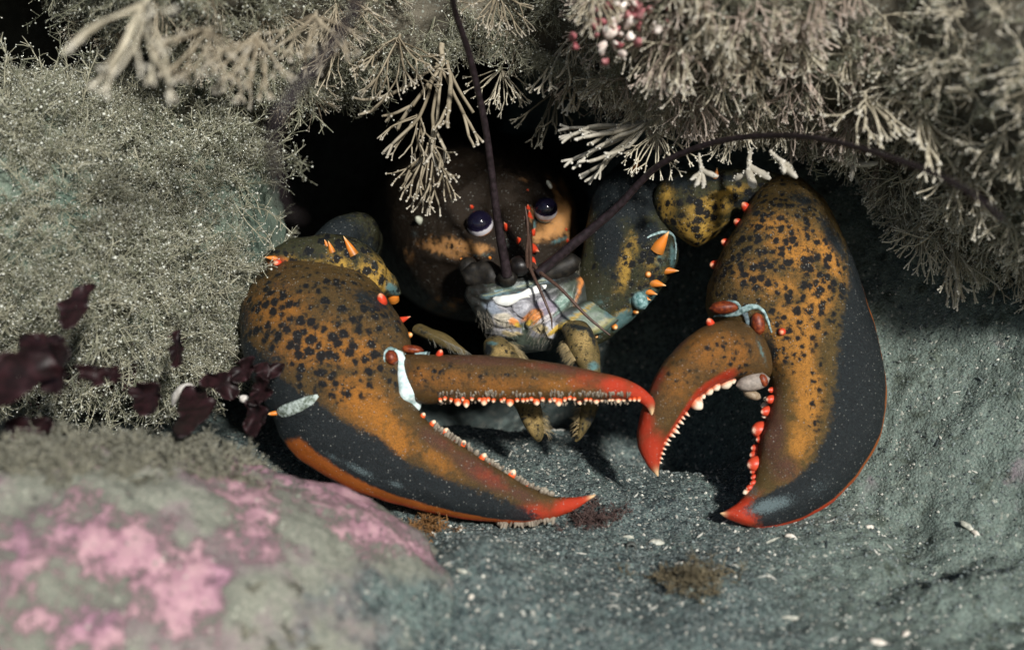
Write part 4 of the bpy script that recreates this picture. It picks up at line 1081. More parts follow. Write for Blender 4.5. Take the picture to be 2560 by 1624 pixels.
antenna([(1322, 662, 61.3), (1334, 690, 60.9), (1349, 722, 60.6), (1366, 762, 60.4), (1378, 795, 60.5), (1380, 822, 60.6)], [.10, .085, .075, .065, .05, .03], body, 'antennule', M_ANL, 50)
antenna([(1332, 660, 61.3), (1352, 682, 60.8), (1402, 722, 60.2), (1462, 785, 59.9), (1500, 818, 59.8), (1526, 838, 59.8)], [.12, .10, .085, .075, .06, .035], body, 'antennule', M_ANL, 50)
antenna([(1318, 668, 61.2), (1317, 630, 60.8), (1320, 590, 60.5), (1318, 550, 60.3), (1313, 515, 60.2)], [.10, .09, .075, .06, .03], body, 'antennule', M_ANL, 50)
antenna([(1326, 668, 61.2), (1326, 630, 60.9), (1322, 590, 60.6), (1310, 540, 60.4)], [.10, .09, .07, .03], body, 'antennule', M_ANL, 50)

# ---- mouth
M_WHT = mat_plain('mouth_white', (.66, .68, .66), (.84, .84, .80), 4, .35)
M_LIL = mat_plain('mouth_lilac', (.26, .27, .30), (.50, .50, .52), 5, .4)
M_BLU = mat_plain('mouth_blue', (.12, .22, .24), (.32, .44, .46), 5, .4)
M_TAN = mat_plain('mouth_tan', (.30, .23, .11), (.52, .43, .24), 5, .4)
M_ORG = mat_plain('mouth_orange', (.55, .20, .05), (.66, .46, .26), 3.5, .4)
M_OLV = mat_plain('mouth_olive', (.10, .12, .08), (.22, .25, .18), 5, .4)
def mat_mouth():
    m = Mat('mouth_skin', .38, .45)
    n = m.node('ShaderNodeAttribute'); n.attribute_name = 'Col'
    k = m.noise(7, 4)
    m.color(m.mix(m.ramp(k, .42, .75, 0, .6), n.outputs['Color'], (.035, .045, .045)))
    m.bump(m.math('ADD', k, m.noise(22, 2)), .35, .05)
    return m.m
M_MOUTH = mat_mouth()
BLK0 = (.012, .012, .011)
LIL, BLU, DBL, TAN, ORG, OLV, GRN, WHT, YEL, BLK = (.21, .205, .225), (.17, .28, .31), (.04, .075, .09), (.40, .32, .17), (.58, .22, .06), (.06, .075, .055), (.20, .30, .25), (.78, .76, .70), (.55, .36, .05), (.015, .014, .012)
PAINT = [(1310, 790, 118, 62, -6, LIL), (1175, 745, 60, 40, 20, BLK), (1260, 715, 120, 16, -10, OLV), (1330, 706, 80, 9, -14, (.09, .14, .13)), (1240, 735, 40, 5, -8, BLU), (1400, 690, 50, 14, -20, DBL),
         (1445, 710, 13, 52, 8, ORG), (1420, 740, 26, 46, 20, OLV), (1395, 765, 50, 16, -42, GRN), (1365, 770, 30, 22, 0, (.22, .19, .24)), (1210, 778, 24, 26, 0, (.12, .15, .16)), (1175, 770, 26, 32, 0, BLK),
         (1300, 765, 24, 18, -40, (.34, .34, .37)), (1235, 770, 24, 14, 20, (.20, .23, .28)), (1265, 800, 34, 18, 10, (.42, .38, .30)), (1288, 802, 15, 11, 20, ORG), (1296, 812, 9, 8, 0, YEL), (1335, 792, 26, 18, -40, ORG), (1322, 808, 9, 8, 0, YEL),
         (1360, 800, 30, 8, -36, (.62, .58, .58)), (1310, 825, 12, 22, 0, OLV), (1245, 830, 44, 8, 12, (.52, .50, .50)), (1378, 826, 18, 22, 0, (.50, .50, .54)), (1350, 822, 24, 12, 0, TAN), (1280, 836, 26, 10, 20, TAN),
         (1225, 850, 34, 8, -20, (.46, .48, .52)), (1420, 800, 70, 7, -36, YEL), (1440, 790, 60, 8, -36, (.10, .16, .16)), (1480, 800, 80, 44, -36, (.17, .24, .17)), (1462, 772, 70, 7, -30, (.28, .36, .34)), (1430, 798, 74, 5, -36, YEL), (1500, 815, 50, 9, -36, (.34, .32, .12)), (1530, 780, 26, 16, -30, (.10, .18, .18)), (1170, 716, 60, 26, 10, BLK), (1168, 760, 14, 50, -10, BLK), (1330, 690, 120, 12, -14, BLK), (1310, 850, 60, 12, 0, OLV), (1188, 765, 22, 70, -10, BLK), (1425, 690, 46, 16, -22, BLK), (1215, 800, 16, 40, -20, (.05, .05, .045))]  # BLK splats darken the mouth's sides, shade put into the colour
def mouth_col(V, jit=0.0):
    x, y, _ = proj(V)
    wob = 7 * fbm(V, 2.0, 2, .5, 5)
    x = x + wob; y = y - wob * .7
    C = np.tile(np.array([.035, .040, .034]), (len(V), 1))
    for (cx, cy, rx, ry, ang, col) in PAINT:
        ca, sa = math.cos(R(ang)), math.sin(R(ang)); dx, dy = x - cx, y - cy
        q = np.sqrt(((dx * ca + dy * sa) / rx) ** 2 + ((-dx * sa + dy * ca) / ry) ** 2)
        w_ = sstep(1.15, .75, q)[:, None]
        C = C * (1 - w_) + np.array(col) * w_
    return C * (1 + jit)
def colour(o, C):
    at = o.data.attributes.new('Col', 'FLOAT_COLOR', 'POINT')
    at.data.foreach_set('color', np.column_stack([C, np.ones(len(C))]).astype(np.float32).ravel())
    return o
FM = [(1200, 690, 1430, 668, 64.2, 64.2, .5), (1176, 712, 1452, 690, 63.3, 63.3, .75), (1162, 738, 1466, 716, 62.5, 62.5, .9), (1176, 765, 1472, 748, 62.5, 62.5, 1.0), (1196, 795, 1462, 785, 62.6, 62.6, 1.05), (1222, 825, 1432, 822, 62.7, 62.7, .95), (1250, 850, 1400, 850, 62.8, 62.8, .75), (1260, 870, 1380, 872, 62.9, 62.9, .4)]
Lm = loft(FM, 110, 160, .8, .8, seed=80)
fold = [(1300, 742, 80, 7, -10, .22), (1240, 800, 46, 6, 10, .20), (1340, 800, 46, 7, -40, .22), (1312, 800, 7, 34, 0, -.30), (1300, 765, 26, 18, -40, .22), (1365, 772, 24, 18, 0, .20), (1400, 770, 60, 7, -42, .16), (1220, 770, 12, 30, 30, .16), (1265, 800, 30, 14, 10, .22), (1335, 792, 24, 16, -40, .26),
        (1260, 826, 40, 5, 12, .18), (1300, 718, 120, 5, -12, -.22), (1200, 752, 30, 5, 30, -.15), (1420, 800, 70, 6, -36, .15), (1380, 826, 16, 20, 0, .2), (1280, 780, 40, 4, -20, -.15), (1385, 745, 6, 40, 40, -.15), (1430, 740, 5, 50, 14, -.14)]
fv = unit(CAM - Lm['V'])
for q in fold: Lm['V'] = Lm['V'] + fv * (splat_raw(Lm['V'], *q[:5]) * q[5] * (Lm['s'] > -.2))[:, None]
Lm['V'] = Lm['V'] + fv * (.06 * fbm(Lm['V'], 2.2, 3, .55, 86))[:, None]
colour(part('mouth', Lm, M_MOUTH, body, None), mouth_col(Lm['V']))
BM = bvh_of(Lm)
seam('lip', BM, [(1232, 744), (1250, 751), (1275, 750), (1300, 740), (1330, 731), (1352, 722), (1366, 713)], [3, 12, 14, 9, 13, 11, 2], M_WHT, body, 62, sink=.1)
seam('lip', BM, [(1190, 738), (1222, 738), (1262, 728), (1310, 712), (1362, 698), (1400, 688)], [2, 4, 4, 5, 4, 2], M_OLV, body, 62, sink=.5)
oval('lip_mark', 1299, 737, 61.35, 11, 8, -20, .05, mat_plain('lip_mark', (.08, .18, .22), (.16, .28, .32)), body)
def flap(pts, T, lift):
    """thin mouthpart plate: outline rows [Ax, Ay, Bx, By] lifted off the mouth"""
    st = []
    for (ax, ay, bx, by) in pts:
        la, _ = hit(BM, ax, ay, 62); lb, _ = hit(BM, bx, by, 62)
        st.append((ax, ay, bx, by, proj(la[None])[2][0] - lift * .55, proj(lb[None])[2][0] - lift * .55, T * .6))
    Lf = loft(st, 26, 22, .7, .7, bump=.03, bscale=2, seed=87)
    o = mk('mouth_plate', Lf['V'], Lf['T'], Lf['Q'], M_MOUTH, body, None)
    return colour(o, mouth_col(Lf['V'], .12))
flap([(1278, 762, 1290, 752), (1282, 778, 1318, 752), (1298, 790, 1330, 760), (1312, 796, 1322, 778)], .07, .18)
flap([(1222, 752, 1240, 760), (1218, 775, 1262, 768), (1226, 790, 1282, 782), (1250, 800, 1286, 794)], .07, .10)
flap([(1230, 790, 1236, 812), (1252, 788, 1254, 818), (1280, 793, 1278, 816), (1300, 800, 1292, 818)], .12, .15)
flap([(1372, 770, 1382, 784), (1348, 776, 1362, 800), (1326, 792, 1340, 814), (1314, 810, 1322, 822)], .12, .2)
flap([(1400, 775, 1408, 784), (1370, 800, 1378, 810), (1345, 818, 1352, 828)], .06, .2)
flap([(1212, 820, 1214, 834), (1246, 822, 1244, 838), (1286, 834, 1280, 848), (1296, 842, 1294, 850)], .07, .25)
flap([(1366, 806, 1396, 808), (1362, 826, 1394, 830), (1368, 842, 1386, 846)], .1, .3)
def side_plate(pts, T):
    Lf = loft(pts, 40, 40, .8, .8, bump=.05, bscale=2, seed=88)
    return colour(mk('mouth_plate', Lf['V'], Lf['T'], Lf['Q'], M_MOUTH, body, None), mouth_col(Lf['V'], -.38))
side_plate([(1372, 800, 1384, 824, 62.0, 61.8, .12), (1405, 778, 1424, 832, 61.9, 61.5, .3), (1445, 756, 1470, 836, 62.1, 61.6, .34), (1488, 754, 1508, 830, 62.1, 61.7, .30), (1524, 768, 1534, 812, 62.1, 61.8, .2), (1552, 782, 1554, 796, 62.0, 61.9, .06)], .3)
flap([(1340, 752, 1352, 742), (1352, 780, 1384, 752), (1376, 790, 1396, 770)], .08, .12)

def setae(parent, roots, dirs, lens, r, mat, K=5, curl=.25):
    pts = []
    for p, d, l in zip(roots, dirs, lens):
        q, _ = strand(np.asarray(p), d, l, curl, .05, K, np.array([0, 0, -1.]))
        pts.append(q)
    Pn = np.array(pts); V, T, Q, v = tubes(Pn, np.repeat(np.linspace(r, r * .35, K)[None], len(Pn), 0), 3)
    return mk('setae', V, T, Q, mat, parent, dict(tip=v, rnd=np.repeat(rng.random(len(Pn)), K * 3)), kind='stuff')
M_HAIR = mat_turf('golden_setae', (.30, .22, .10), (.48, .38, .20), (.62, .54, .36), .5)
M_HAIRG = mat_turf('grey_setae', (.13, .12, .09), (.26, .25, .20), (.36, .36, .30), .4)
M_PALP = mat_shell('palp_shell', 4.0, base=(.15, .115, .045), orange=(.44, .31, .12), speck=.4)
def palp(st, items, hair):
    Lp = loft(st, 60, 36, 1, 1, bump=.03, seed=81)
    o = part('mouth_leg', Lp, M_PALP, body, attrs_of(Lp, orange=splat(Lp['V'], items.get('orange', [])), dark=splat(Lp['V'], items.get('dark', [])), blue=splat(Lp['V'], items.get('blue', [])), spot=.25 * np.ones(len(Lp['V']))))
    bv = bvh_of(Lp); roots = []; dirs = []; lens = []
    for (x0, y0, x1, y1, n, dx, dy, l) in hair:
        for i in range(n):
            t = rng.random(); c, _ = hit(bv, x0 + (x1 - x0) * t, y0 + (y1 - y0) * t, 61)
            roots.append(c); dirs.append(RGT * dx - UPV * dy - FWD * .3 + rng.normal(size=3) * .28); lens.append(l * (.6 + .6 * rng.random()))
    setae(o, roots, dirs, lens, .008, M_HAIR)
    return o
rt = []; dr_ = []
for i in range(420):
    side = rng.random() < .5
    px = (1190 + 90 * rng.random()) if side else (1330 + 100 * rng.random()); py = 775 + 75 * rng.random()
    rt.append(hit(BM, px, py, 62)[0]); dr_.append(RGT * ((.55 if side else -.55) + .3 * rng.normal()) - UPV * .7 - FWD * .35 + rng.normal(size=3) * .2)
M_HAIRW = mat_turf('pale_setae', (.16, .14, .10), (.34, .31, .25), (.46, .43, .37), .5)
setae(bpy.data.objects['mouth'], rt, dr_, .25 + .35 * rng.random(len(rt)), .007, M_HAIRW)
palp([(1208, 865, 1262, 848, 60.6, 60.6, .4), (1210, 885, 1285, 870, 60.2, 60.2, .6), (1225, 930, 1310, 915, 59.6, 59.6, .6), (1260, 980, 1335, 965, 59.2, 59.2, .52), (1288, 1020, 1348, 1000, 58.9, 58.9, .46), (1308, 1060, 1358, 1046, 58.7, 58.7, .4), (1328, 1090, 1360, 1082, 58.6, 58.6, .3), (1344, 1104, 1354, 1100, 58.6, 58.6, .06)],
     dict(orange=[(1250, 880, 30, 20, 0, .9), (1330, 1060, 24, 50, 20, .8)], dark=[(1222, 872, 16, 20, 0, .9), (1305, 1048, 14, 5, -20, .8)], blue=[(1230, 858, 20, 8, 0, .9)]),
     [(1275, 850, 1310, 900, 130, .8, .35, .62), (1345, 1010, 1362, 1085, 60, .9, .15, .48)])
palp([(1405, 822, 1470, 815, 60.8, 60.8, .4), (1412, 850, 1484, 838, 60.3, 60.3, .6), (1425, 890, 1498, 878, 59.8, 59.8, .6), (1446, 920, 1500, 914, 59.5, 59.5, .5), (1450, 950, 1502, 945, 59.3, 59.3, .5), (1450, 1000, 1502, 1000, 59.2, 59.2, .48), (1446, 1045, 1484, 1052, 59.2, 59.2, .38), (1440, 1085, 1456, 1092, 59.2, 59.2, .2), (1436, 1102, 1442, 1104, 59.2, 59.2, .05)],
     dict(orange=[(1455, 850, 30, 30, 0, 1), (1460, 890, 24, 20, 0, .6)], dark=[(1448, 818, 34, 10, 10, .9), (1480, 840, 8, 40, -20, .8), (1480, 1050, 30, 60, 0, .6)], blue=[(1484, 915, 20, 16, 0, .9), (1450, 826, 40, 5, 10, .5)]),
     [(1410, 850, 1440, 900, 120, -.85, .35, .5), (1448, 990, 1440, 1085, 60, -.9, .1, .42)])
# feathery leg showing between the slim claw and the mouth
LG = [(1040, 812, 1052, 834, 61.8, 61.8, .3), (1075, 820, 1078, 852, 61.2, 61.2, .4), (1110, 832, 1106, 868, 60.7, 60.7, .4), (1140, 852, 1132, 880, 60.3, 60.3, .3), (1166, 878, 1158, 890, 60, 60, .1)]
Lg = loft(LG, 40, 24, bump=.04, seed=83)
leg = part('walking_leg', Lg, M_PALP, body, attrs_of(Lg, dark=splat(Lg['V'], [(1060, 830, 40, 14, 30, .5)])))
bl_ = bvh_of(Lg)
rt = [hit(bl_, 1045 + 115 * t, 820 + 55 * t, 61)[0] for t in rng.random(150)]
setae(leg, rt, [RGT * .8 - UPV * .5 - FWD * .3 + rng.normal(size=3) * .25 for _ in rt], .35 + .35 * rng.random(len(rt)), .012, M_HAIRG)
# grey hair fringe between cheek and upper arm
rt = [P(1430 + 40 * rng.random(), 640 + 150 * rng.random(), 62.6) for _ in range(240)]
setae(arm_r, rt, [-RGT * (.1 + .3 * rng.random()) - UPV * .8 - FWD * .25 + rng.normal(size=3) * .18 for _ in rt], .6 + .7 * rng.random(len(rt)), .012, M_HAIRG)
# ================================================================== TURF (nobody could count it)
HYD = [hydroid_template(2 + i % 3, .8 + .25 * (i % 4), .012, 14 + 3 * (i % 3), .22 + .05 * (i % 3), .022, 3, 4, .5) for i in range(12)]
HYDL = [hydroid_template(3, 1.8, .014, 24, .28, .024, 3, 5, .4) for i in range(6)]
SPIK = [fan_template(6 + i % 4, 1.15 + .1 * (i % 4), .030 + .003 * (i % 3), 1.0 + .1 * (i % 3), 1 + i % 2, .8, .5, .034, 12, 5, wob=.20) for i in range(10)]
FANS = [fan_template(11 + i % 4, 1.8 + .15 * (i % 4), .038, 1.0, 2, .6, .5, .038, 24, 5, wob=.13) for i in range(8)]

def euler_of(Rm):
    sy = np.sqrt(Rm[:, 0, 0] ** 2 + Rm[:, 1, 0] ** 2)
    return np.stack([np.arctan2(Rm[:, 2, 1], Rm[:, 2, 2]), np.arctan2(-Rm[:, 2, 0], sy), np.arctan2(Rm[:, 1, 0], Rm[:, 0, 0])], -1)
TEMPL = {}
def planted(name, temps, pts, dirs, scales, spins, mat):
    """one mass of turf: copies of a few sprigs planted on points by geometry nodes"""
    me = bpy.data.meshes.new(name)
    n = len(pts)
    me.vertices.add(n); me.vertices.foreach_set('co', (pts * CM).astype(np.float32).ravel())
    eu = euler_of(orient(dirs, spins))
    for nm, ty, val in (('rot', 'FLOAT_VECTOR', eu), ('scl', 'FLOAT', scales), ('pick', 'INT', rng.integers(0, len(temps), n)), ('jit', 'FLOAT', rng.normal(size=n) * .28)):
        at = me.attributes.new(nm, ty, 'POINT'); at.data.foreach_set('vector' if ty == 'FLOAT_VECTOR' else 'value', np.asarray(val, np.int32 if ty == 'INT' else np.float32).ravel())
    me.materials.append(mat)
    o = bpy.data.objects.new(name, me); COL.objects.link(o); WORLD_ORG[o.name] = np.zeros(3); o['kind'] = 'stuff'
    ng = bpy.data.node_groups.new(name, 'GeometryNodeTree')
    ng.interface.new_socket('Geometry', in_out='INPUT', socket_type='NodeSocketGeometry'); ng.interface.new_socket('Geometry', in_out='OUTPUT', socket_type='NodeSocketGeometry')
    N = ng.nodes.new; K = ng.links.new
    gi = N('NodeGroupInput'); go = N('NodeGroupOutput'); join = N('GeometryNodeJoinGeometry')
    def na(nm, ty):
        q = N('GeometryNodeInputNamedAttribute'); q.data_type = ty; q.inputs['Name'].default_value = nm; return q.outputs['Attribute']
    rot, scl, pick = na('rot', 'FLOAT_VECTOR'), na('scl', 'FLOAT'), na('pick', 'INT')
    for t_i, tp in enumerate(temps):
        key = (id(temps), t_i, mat.name)
        if key not in TEMPL:
            to = mk('sprig', tp[0], tp[1], tp[2], mat, None, tp[3], org=(0, 0, 0))
            COL.objects.unlink(to); TEMPL[key] = to
        oi = N('GeometryNodeObjectInfo'); oi.inputs['Object'].default_value = TEMPL[key]; oi.inputs['As Instance'].default_value = False
        cmp_ = N('FunctionNodeCompare'); cmp_.data_type = 'INT'; cmp_.operation = 'EQUAL'; cmp_.inputs[3].default_value = t_i
        K(pick, cmp_.inputs[2])
        ip = N('GeometryNodeInstanceOnPoints')
        K(gi.outputs[0], ip.inputs['Points']); K(cmp_.outputs[0], ip.inputs['Selection']); K(oi.outputs['Geometry'], ip.inputs['Instance']); K(rot, ip.inputs['Rotation']); K(scl, ip.inputs['Scale'])
        K(ip.outputs[0], join.inputs[0])
    K(join.outputs[0], go.inputs[0])
    md = o.modifiers.new('plant', 'NODES'); md.node_group = ng
    return o
def turf(name, temps, V, Q, n, dens, mat, smin, smax, droop, rand, lift=0.0):
    p, nn = sample_surface(V, Q, n, dens)
    D = nn + np.array([0, 0, -1.]) * droop + rng.normal(size=(n, 3)) * rand
    return planted(name, temps, p - nn * lift, D, smin + (smax - smin) * rng.random(n), rng.random(n) * 6.28, mat)

def box_d(x, y, x0, x1, y0, y1, soft=60):
    return sstep(x0 - soft, x0 + soft, x) * (1 - sstep(x1 - soft, x1 + soft, x)) * sstep(y0 - soft, y0 + soft, y) * (1 - sstep(y1 - soft, y1 + soft, y))
def clump(p, s, seed, lo=-.35, hi=.35):
    return sstep(lo, hi, fbm(p, s, 3, .5, seed))
def dens_left(x, y, p):
    d = np.where((x > -500), 1.0, .15)
    bare = np.exp(-(((x - 655) / 100) ** 2 + ((y - 535) / 150) ** 2))
    d = d * (1 - .98 * np.clip(bare * 1.5, 0, 1))
    return d * (.35 + 1.2 * clump(p, .55, 91) * (.4 + clump(p, 1.1, 98))) * (1 + .6 * box_d(x, y, 350, 640, 650, 900))
turf('hydroid_turf', HYD, LV, LQ, 8500, dens_left, M_FUZZ, .45, 1.25, .25, .5)
turf('hydroid_turf', HYDL, LV, LQ, 1100, lambda x, y, p: dens_left(x, y, p) * box_d(x, y, -200, 640, 240, 950) * clump(p, .9, 97, -.1, .5), M_FUZZ, .7, 1.8, .10, .7)
OQ = grid_faces(130, 300, False)
def dens_roof(x, y, p):
    d = np.where((y > -420) & (x > -500) & (x < 3100), 1.0, 0.0)
    lipy = np.interp(x, LIP[:, 0], LIP[:, 1])
    d = d * np.where(y > -60, 1, .35) * (.22 + clump(p, .5, 92))
    return d * (1 - .85 * (box_d(x, y, 1000, 1500, 60, 400, 40))) * (1 - .97 * (x < 150))
turf('bryozoan_turf', FANS, OV, OQ, 420, lambda x, y, p: dens_roof(x, y, p) * (x < 1900), M_FAN, .5, .95, .7, .45)
turf('bryozoan_turf', SPIK, OV, OQ, 2600, lambda x, y, p: dens_roof(x, y, p) * sstep(1350, 1750, x), M_FANG, .6, 1.25, .5, .5)
turf('bryozoan_turf', SPIK, OV, OQ, 700, lambda x, y, p: dens_roof(x, y, p) * (x > 1450) * (x < 2200), M_FUZZR, .7, 1.3, .5, .5)
turf('hydroid_turf', HYD, OV, OQ, 6000, lambda x, y, p: dens_roof(x, y, p) * (1 + .8 * (x < 900)), M_FUZZ, .6, 1.3, .6, .5)

# fringe growing down from the lip, in ragged groups
def fringe(name, temps, n, x0, x1, mat, smin, smax, seed, off=(-30, 20)):
    x = x0 + (x1 - x0) * rng.random(n * 3)
    keep = vnoise(np.stack([x * .012, x * 0, x * 0 + seed], -1), seed) > -.25
    x = x[keep][:n]
    y = np.interp(x, LIP[:, 0], LIP[:, 1]) + off[0] + (off[1] - off[0]) * rng.random(len(x))
    d = np.interp(x, LIP[:, 0], LIPD) + rng.normal(size=len(x)) * .6
    p = P(x, y, d)
    D = np.array([0, -.25, -1.]) + rng.normal(size=(len(x), 3)) * .35
    return planted(name, temps, p, D, smin + (smax - smin) * rng.random(len(x)), rng.random(len(x)) * 6.28, mat)
fringe('hydroid_turf', HYDL, 110, 480, 900, M_FUZZ, .5, .95, 3)
fringe('bryozoan_turf', SPIK, 150, 1500, 2560, M_FANG, .6, 1.1, 5)
fringe('hydroid_turf', HYD, 260, 900, 2500, M_FUZZ, .6, 1.2, 6)

# silty turf on top of the pink boulder and in the gap under the fuzz
def dens_silt(x, y, p):
    return box_d(x, y, -200, 640, 1000, 1190, 50) * (.3 + clump(p, .8, 94)) + .10 * box_d(x, y, 640, 800, 1500, 1700, 60)
SILT = [hydroid_template(3, .5, .026, 6, .22, .03, 3, 4, .8) for i in range(6)]
turf('silty_turf', SILT, PV, PQ, 1500, dens_silt, mat_turf('silt_turf', (.10, .10, .075), (.25, .24, .18), (.40, .40, .34), .5), .6, 1.3, .1, .6)

def dens_crev(x, y, p):
    return box_d(x, y, -250, 700, 860, 1060, 40) * (.2 + clump(p, .9, 95))
turf('maroon_turf', SILT, LV, LQ, 700, dens_crev, mat_turf('maroon_turf', (.020, .010, .010), (.07, .035, .032), (.20, .17, .15), .4), .9, 2.0, .1, .6)
# ================================================================== TUFTS ONE CAN TELL APART
def lone(name, temps, i, px, py, d, dx, dy, tw, lpx, mat, label, cat, group=None, unit_len=2.4, spin=0.0, flat=1.0):
    key = (id(temps), i, mat.name)
    if key not in MESHES:
        V, T, Q, A = temps[i]
        o = mk(name, V, T, Q, mat, None, A, org=(0, 0, 0)); MESHES[key] = o.data
        bpy.data.objects.remove(o)
    s = lpx * d / F_PX / unit_len
    D = unit(RGT * dx - UPV * dy - FWD * tw)
    o = inst(MESHES[key], name, P(px, py, d), D, (s, s * flat, s), None, spin)
    return tag(o, label, cat, group)
MESHES = {}
BIG = [fan_template(15, 2.2, .055, 1.25, 2, .6, .25, .05, 60, 7, 5) for i in range(6)]
MID = [fan_template(9, 2.2, .065, .75, 2, .7, .5, .05, 36, 7, 5) for i in range(5)]
WISP = [hydroid_template(2, 2.0, .03, 22, .40, .035, 4, 6, .15) for i in range(4)]
FING = [finger_template(5, 1.3, .13), finger_template(3, 1.3, .13), finger_template(4, 1.3, .15)]
G = 'bryozoan tufts hanging over the hole'
M_FANL = mat_turf('bryozoan_near', (.17, .14, .092), (.33, .285, .205), (.56, .53, .46), .75)
M_FDK = mat_turf('bryozoan_brown', (.085, .075, .05), (.17, .15, .105), (.38, .37, .31), .6)
M_PALE = mat_turf('pale_fingers', (.30, .275, .215), (.44, .41, .34), (.62, .60, .54), .8)
TUFTS = [
    (BIG, 0, 1000, 88, 59.0, -.05, 1, .30, 165, M_FANL, 'widest tan bryozoan fan, hanging above the hole just left of the upright antenna'),
    (BIG, 1, 1085, 345, 58.6, -.12, 1, .25, 165, M_FANL, 'lowest bryozoan fan, dangling in front of the dark head left of the antenna'),
    (MID, 0, 1105, 110, 59.6, -.10, 1, .1, 250, M_FANL, 'long bryozoan stem joining the two big fans beside the antenna'),
    (MID, 1, 1060, 270, 59.2, -.35, .9, .2, 120, M_FANL, 'small tan tuft tucked between the two big hanging fans'),
    (BIG, 2, 1245, -25, 58.0, .05, 1, .3, 130, M_FANL, 'tan fan at the top edge just right of the upright antenna'),
    (BIG, 3, 1255, 165, 61.3, -.1, 1, .2, 110, M_FANG, 'small shaded fan right of the upright antenna, deep in the hole'),
    (MID, 2, 1430, 60, 60.3, -.05, 1, .2, 180, M_FANG, 'broad grey branching tuft hanging above the right eye'),
    (MID, 3, 1390, 200, 62.0, -.05, 1, .1, 140, M_FDK, 'dark brown drooping tuft above the right eye in the shade'),
    (MID, 4, 1660, 290, 58.8, -.9, .5, .3, 220, M_PALE, 'pale spray pointing left over the dark gap beside the curved antenna'),
    (BIG, 4, 1640, 320, 58.8, .1, 1, .25, 130, M_FANG, 'grey fan with white tips just under the pale spray'),
    (BIG, 5, 1490, -40, 51, 0, 1, .4, 115, M_FAN, 'blurred fan at the top edge beside the pink and white crust'),
    (BIG, 1, 650, 80, 48.5, -.15, 1, .5, 170, M_FAN, 'blurred tan fan left of the widest fan'),
    (BIG, 3, 790, 30, 50, .05, 1, .5, 150, M_FAN, 'blurred tan fan between two others at the top, nearest the loop of antenna'),
    (BIG, 0, 530, 70, 46, -.2, 1, .6, 170, M_FAN, 'soft out-of-focus fan at the upper left, second from the dark corner'),
    (MID, 1, 380, -20, 43.5, -.12, 1, .6, 240, M_FANG, 'soft out-of-focus plume beside the dark upper left corner'),
    (MID, 0, 2290, 530, 59.5, .05, 1, .3, 130, M_FANG, 'stringy grey tuft on the right wall nearest the shaded gap'),
    (MID, 2, 2390, 600, 58.5, .1, 1, .3, 140, M_FANG, 'grey tuft hanging lowest on the right wall'),
    (BIG, 2, 2160, 230, 53, .35, .9, .4, 170, M_FANG, 'grey branching tuft above the far end of the curved antenna'),
    (MID, 3, 2290, 250, 53, .3, .9, .4, 190, M_FANG, 'upright-looking pale branching tuft on the right wall'),
    (BIG, 5, 2420, 380, 54, .2, .9, .4, 180, M_FANG, 'grey bushy tuft on the right wall below the tip of the curved antenna'),
]
for t in TUFTS:
    lone('bryozoan_tuft', *t[:10], t[10], 'bryozoan', G, spin=rng.normal() * .25)
for (i, px, py, d, dx, dy, tw, l, lab) in (
    (0, 1748, 385, 56.0, -.15, 1, .2, 92, 'knobbly pale finger coral, leftmost of the pieces under the curved antenna'),
    (1, 1878, 372, 58.2, -.05, 1, .2, 125, 'forked pale finger coral standing out sharp before the wrist'),
    (2, 1925, 378, 55.2, .6, .75, .3, 100, 'thick blurred finger coral right of the forked one'),
    (1, 2075, 392, 57.4, .85, .5, .2, 120, 'pale finger coral pointing right over the dark gap')):
    lone('finger_coral', FING, i, px, py, d, dx, dy, tw, l, M_PALE, lab, 'coral', 'pale finger corals under the curved antenna', 1.5, flat=.8)
for (i, px, py, d, dx, dy, l, lab) in (
    (0, 740, 215, 60.6, .25, 1, 150, 'wispy hydroid hanging left of the hole by the pale antenna loop'),
    (1, 800, 200, 60.8, .05, 1, 90, 'short wispy hydroid above the dark hole, right of the longer one'),
    (2, 960, 190, 61.2, -.1, 1, 110, 'thin single hydroid strand hanging below the widest fan'),
    (3, 2030, 345, 59.4, .1, 1, 110, 'thin hydroid sprig hanging between two finger corals')):
    lone('hydroid_sprig', WISP, i, px, py, d, dx, dy, .1, l, M_FUZZ, lab, 'hydroid', 'single hydroid sprigs at the rim of the hole', 2.2)

# pink crust studded with white knobs
b = Bag(); b2 = Bag()
cc = P(1555, 55, 51.5)
for i in range(54):
    o_ = RGT * rng.normal() * .75 + UPV * (rng.normal() * .5) + FWD * rng.normal() * .25 + RGT * .0
    o_ = o_ + UPV * .45 * (o_ @ RGT)
    tv, tT, tQ, _ = tubes(np.array([[cc + o_ + FWD * .5, cc + o_ + FWD * .2, cc + o_, cc + o_ - FWD * .12, cc + o_ - FWD * .16]]), np.array([[.10, .16, .17, .12, .02]]) * (.35 + .75 * rng.random()), 9)
    tv = tv + .12 * np.stack([fbm(tv, 3.0, 3, .6, s_) for s_ in (7, 8, 9)], -1)
    (b if rng.random() < .55 else b2).add(tv, tT, tQ)
crust = b2.build('knob_crust', mat_plain('crust_red', (.26, .06, .07), (.46, .22, .22), 6), None, label='pink and white knobbly crust among tufts at the top', cat='crust')
b.build('white_knob', mat_plain('knob_white', (.62, .50, .44), (.84, .80, .74), 4), crust)

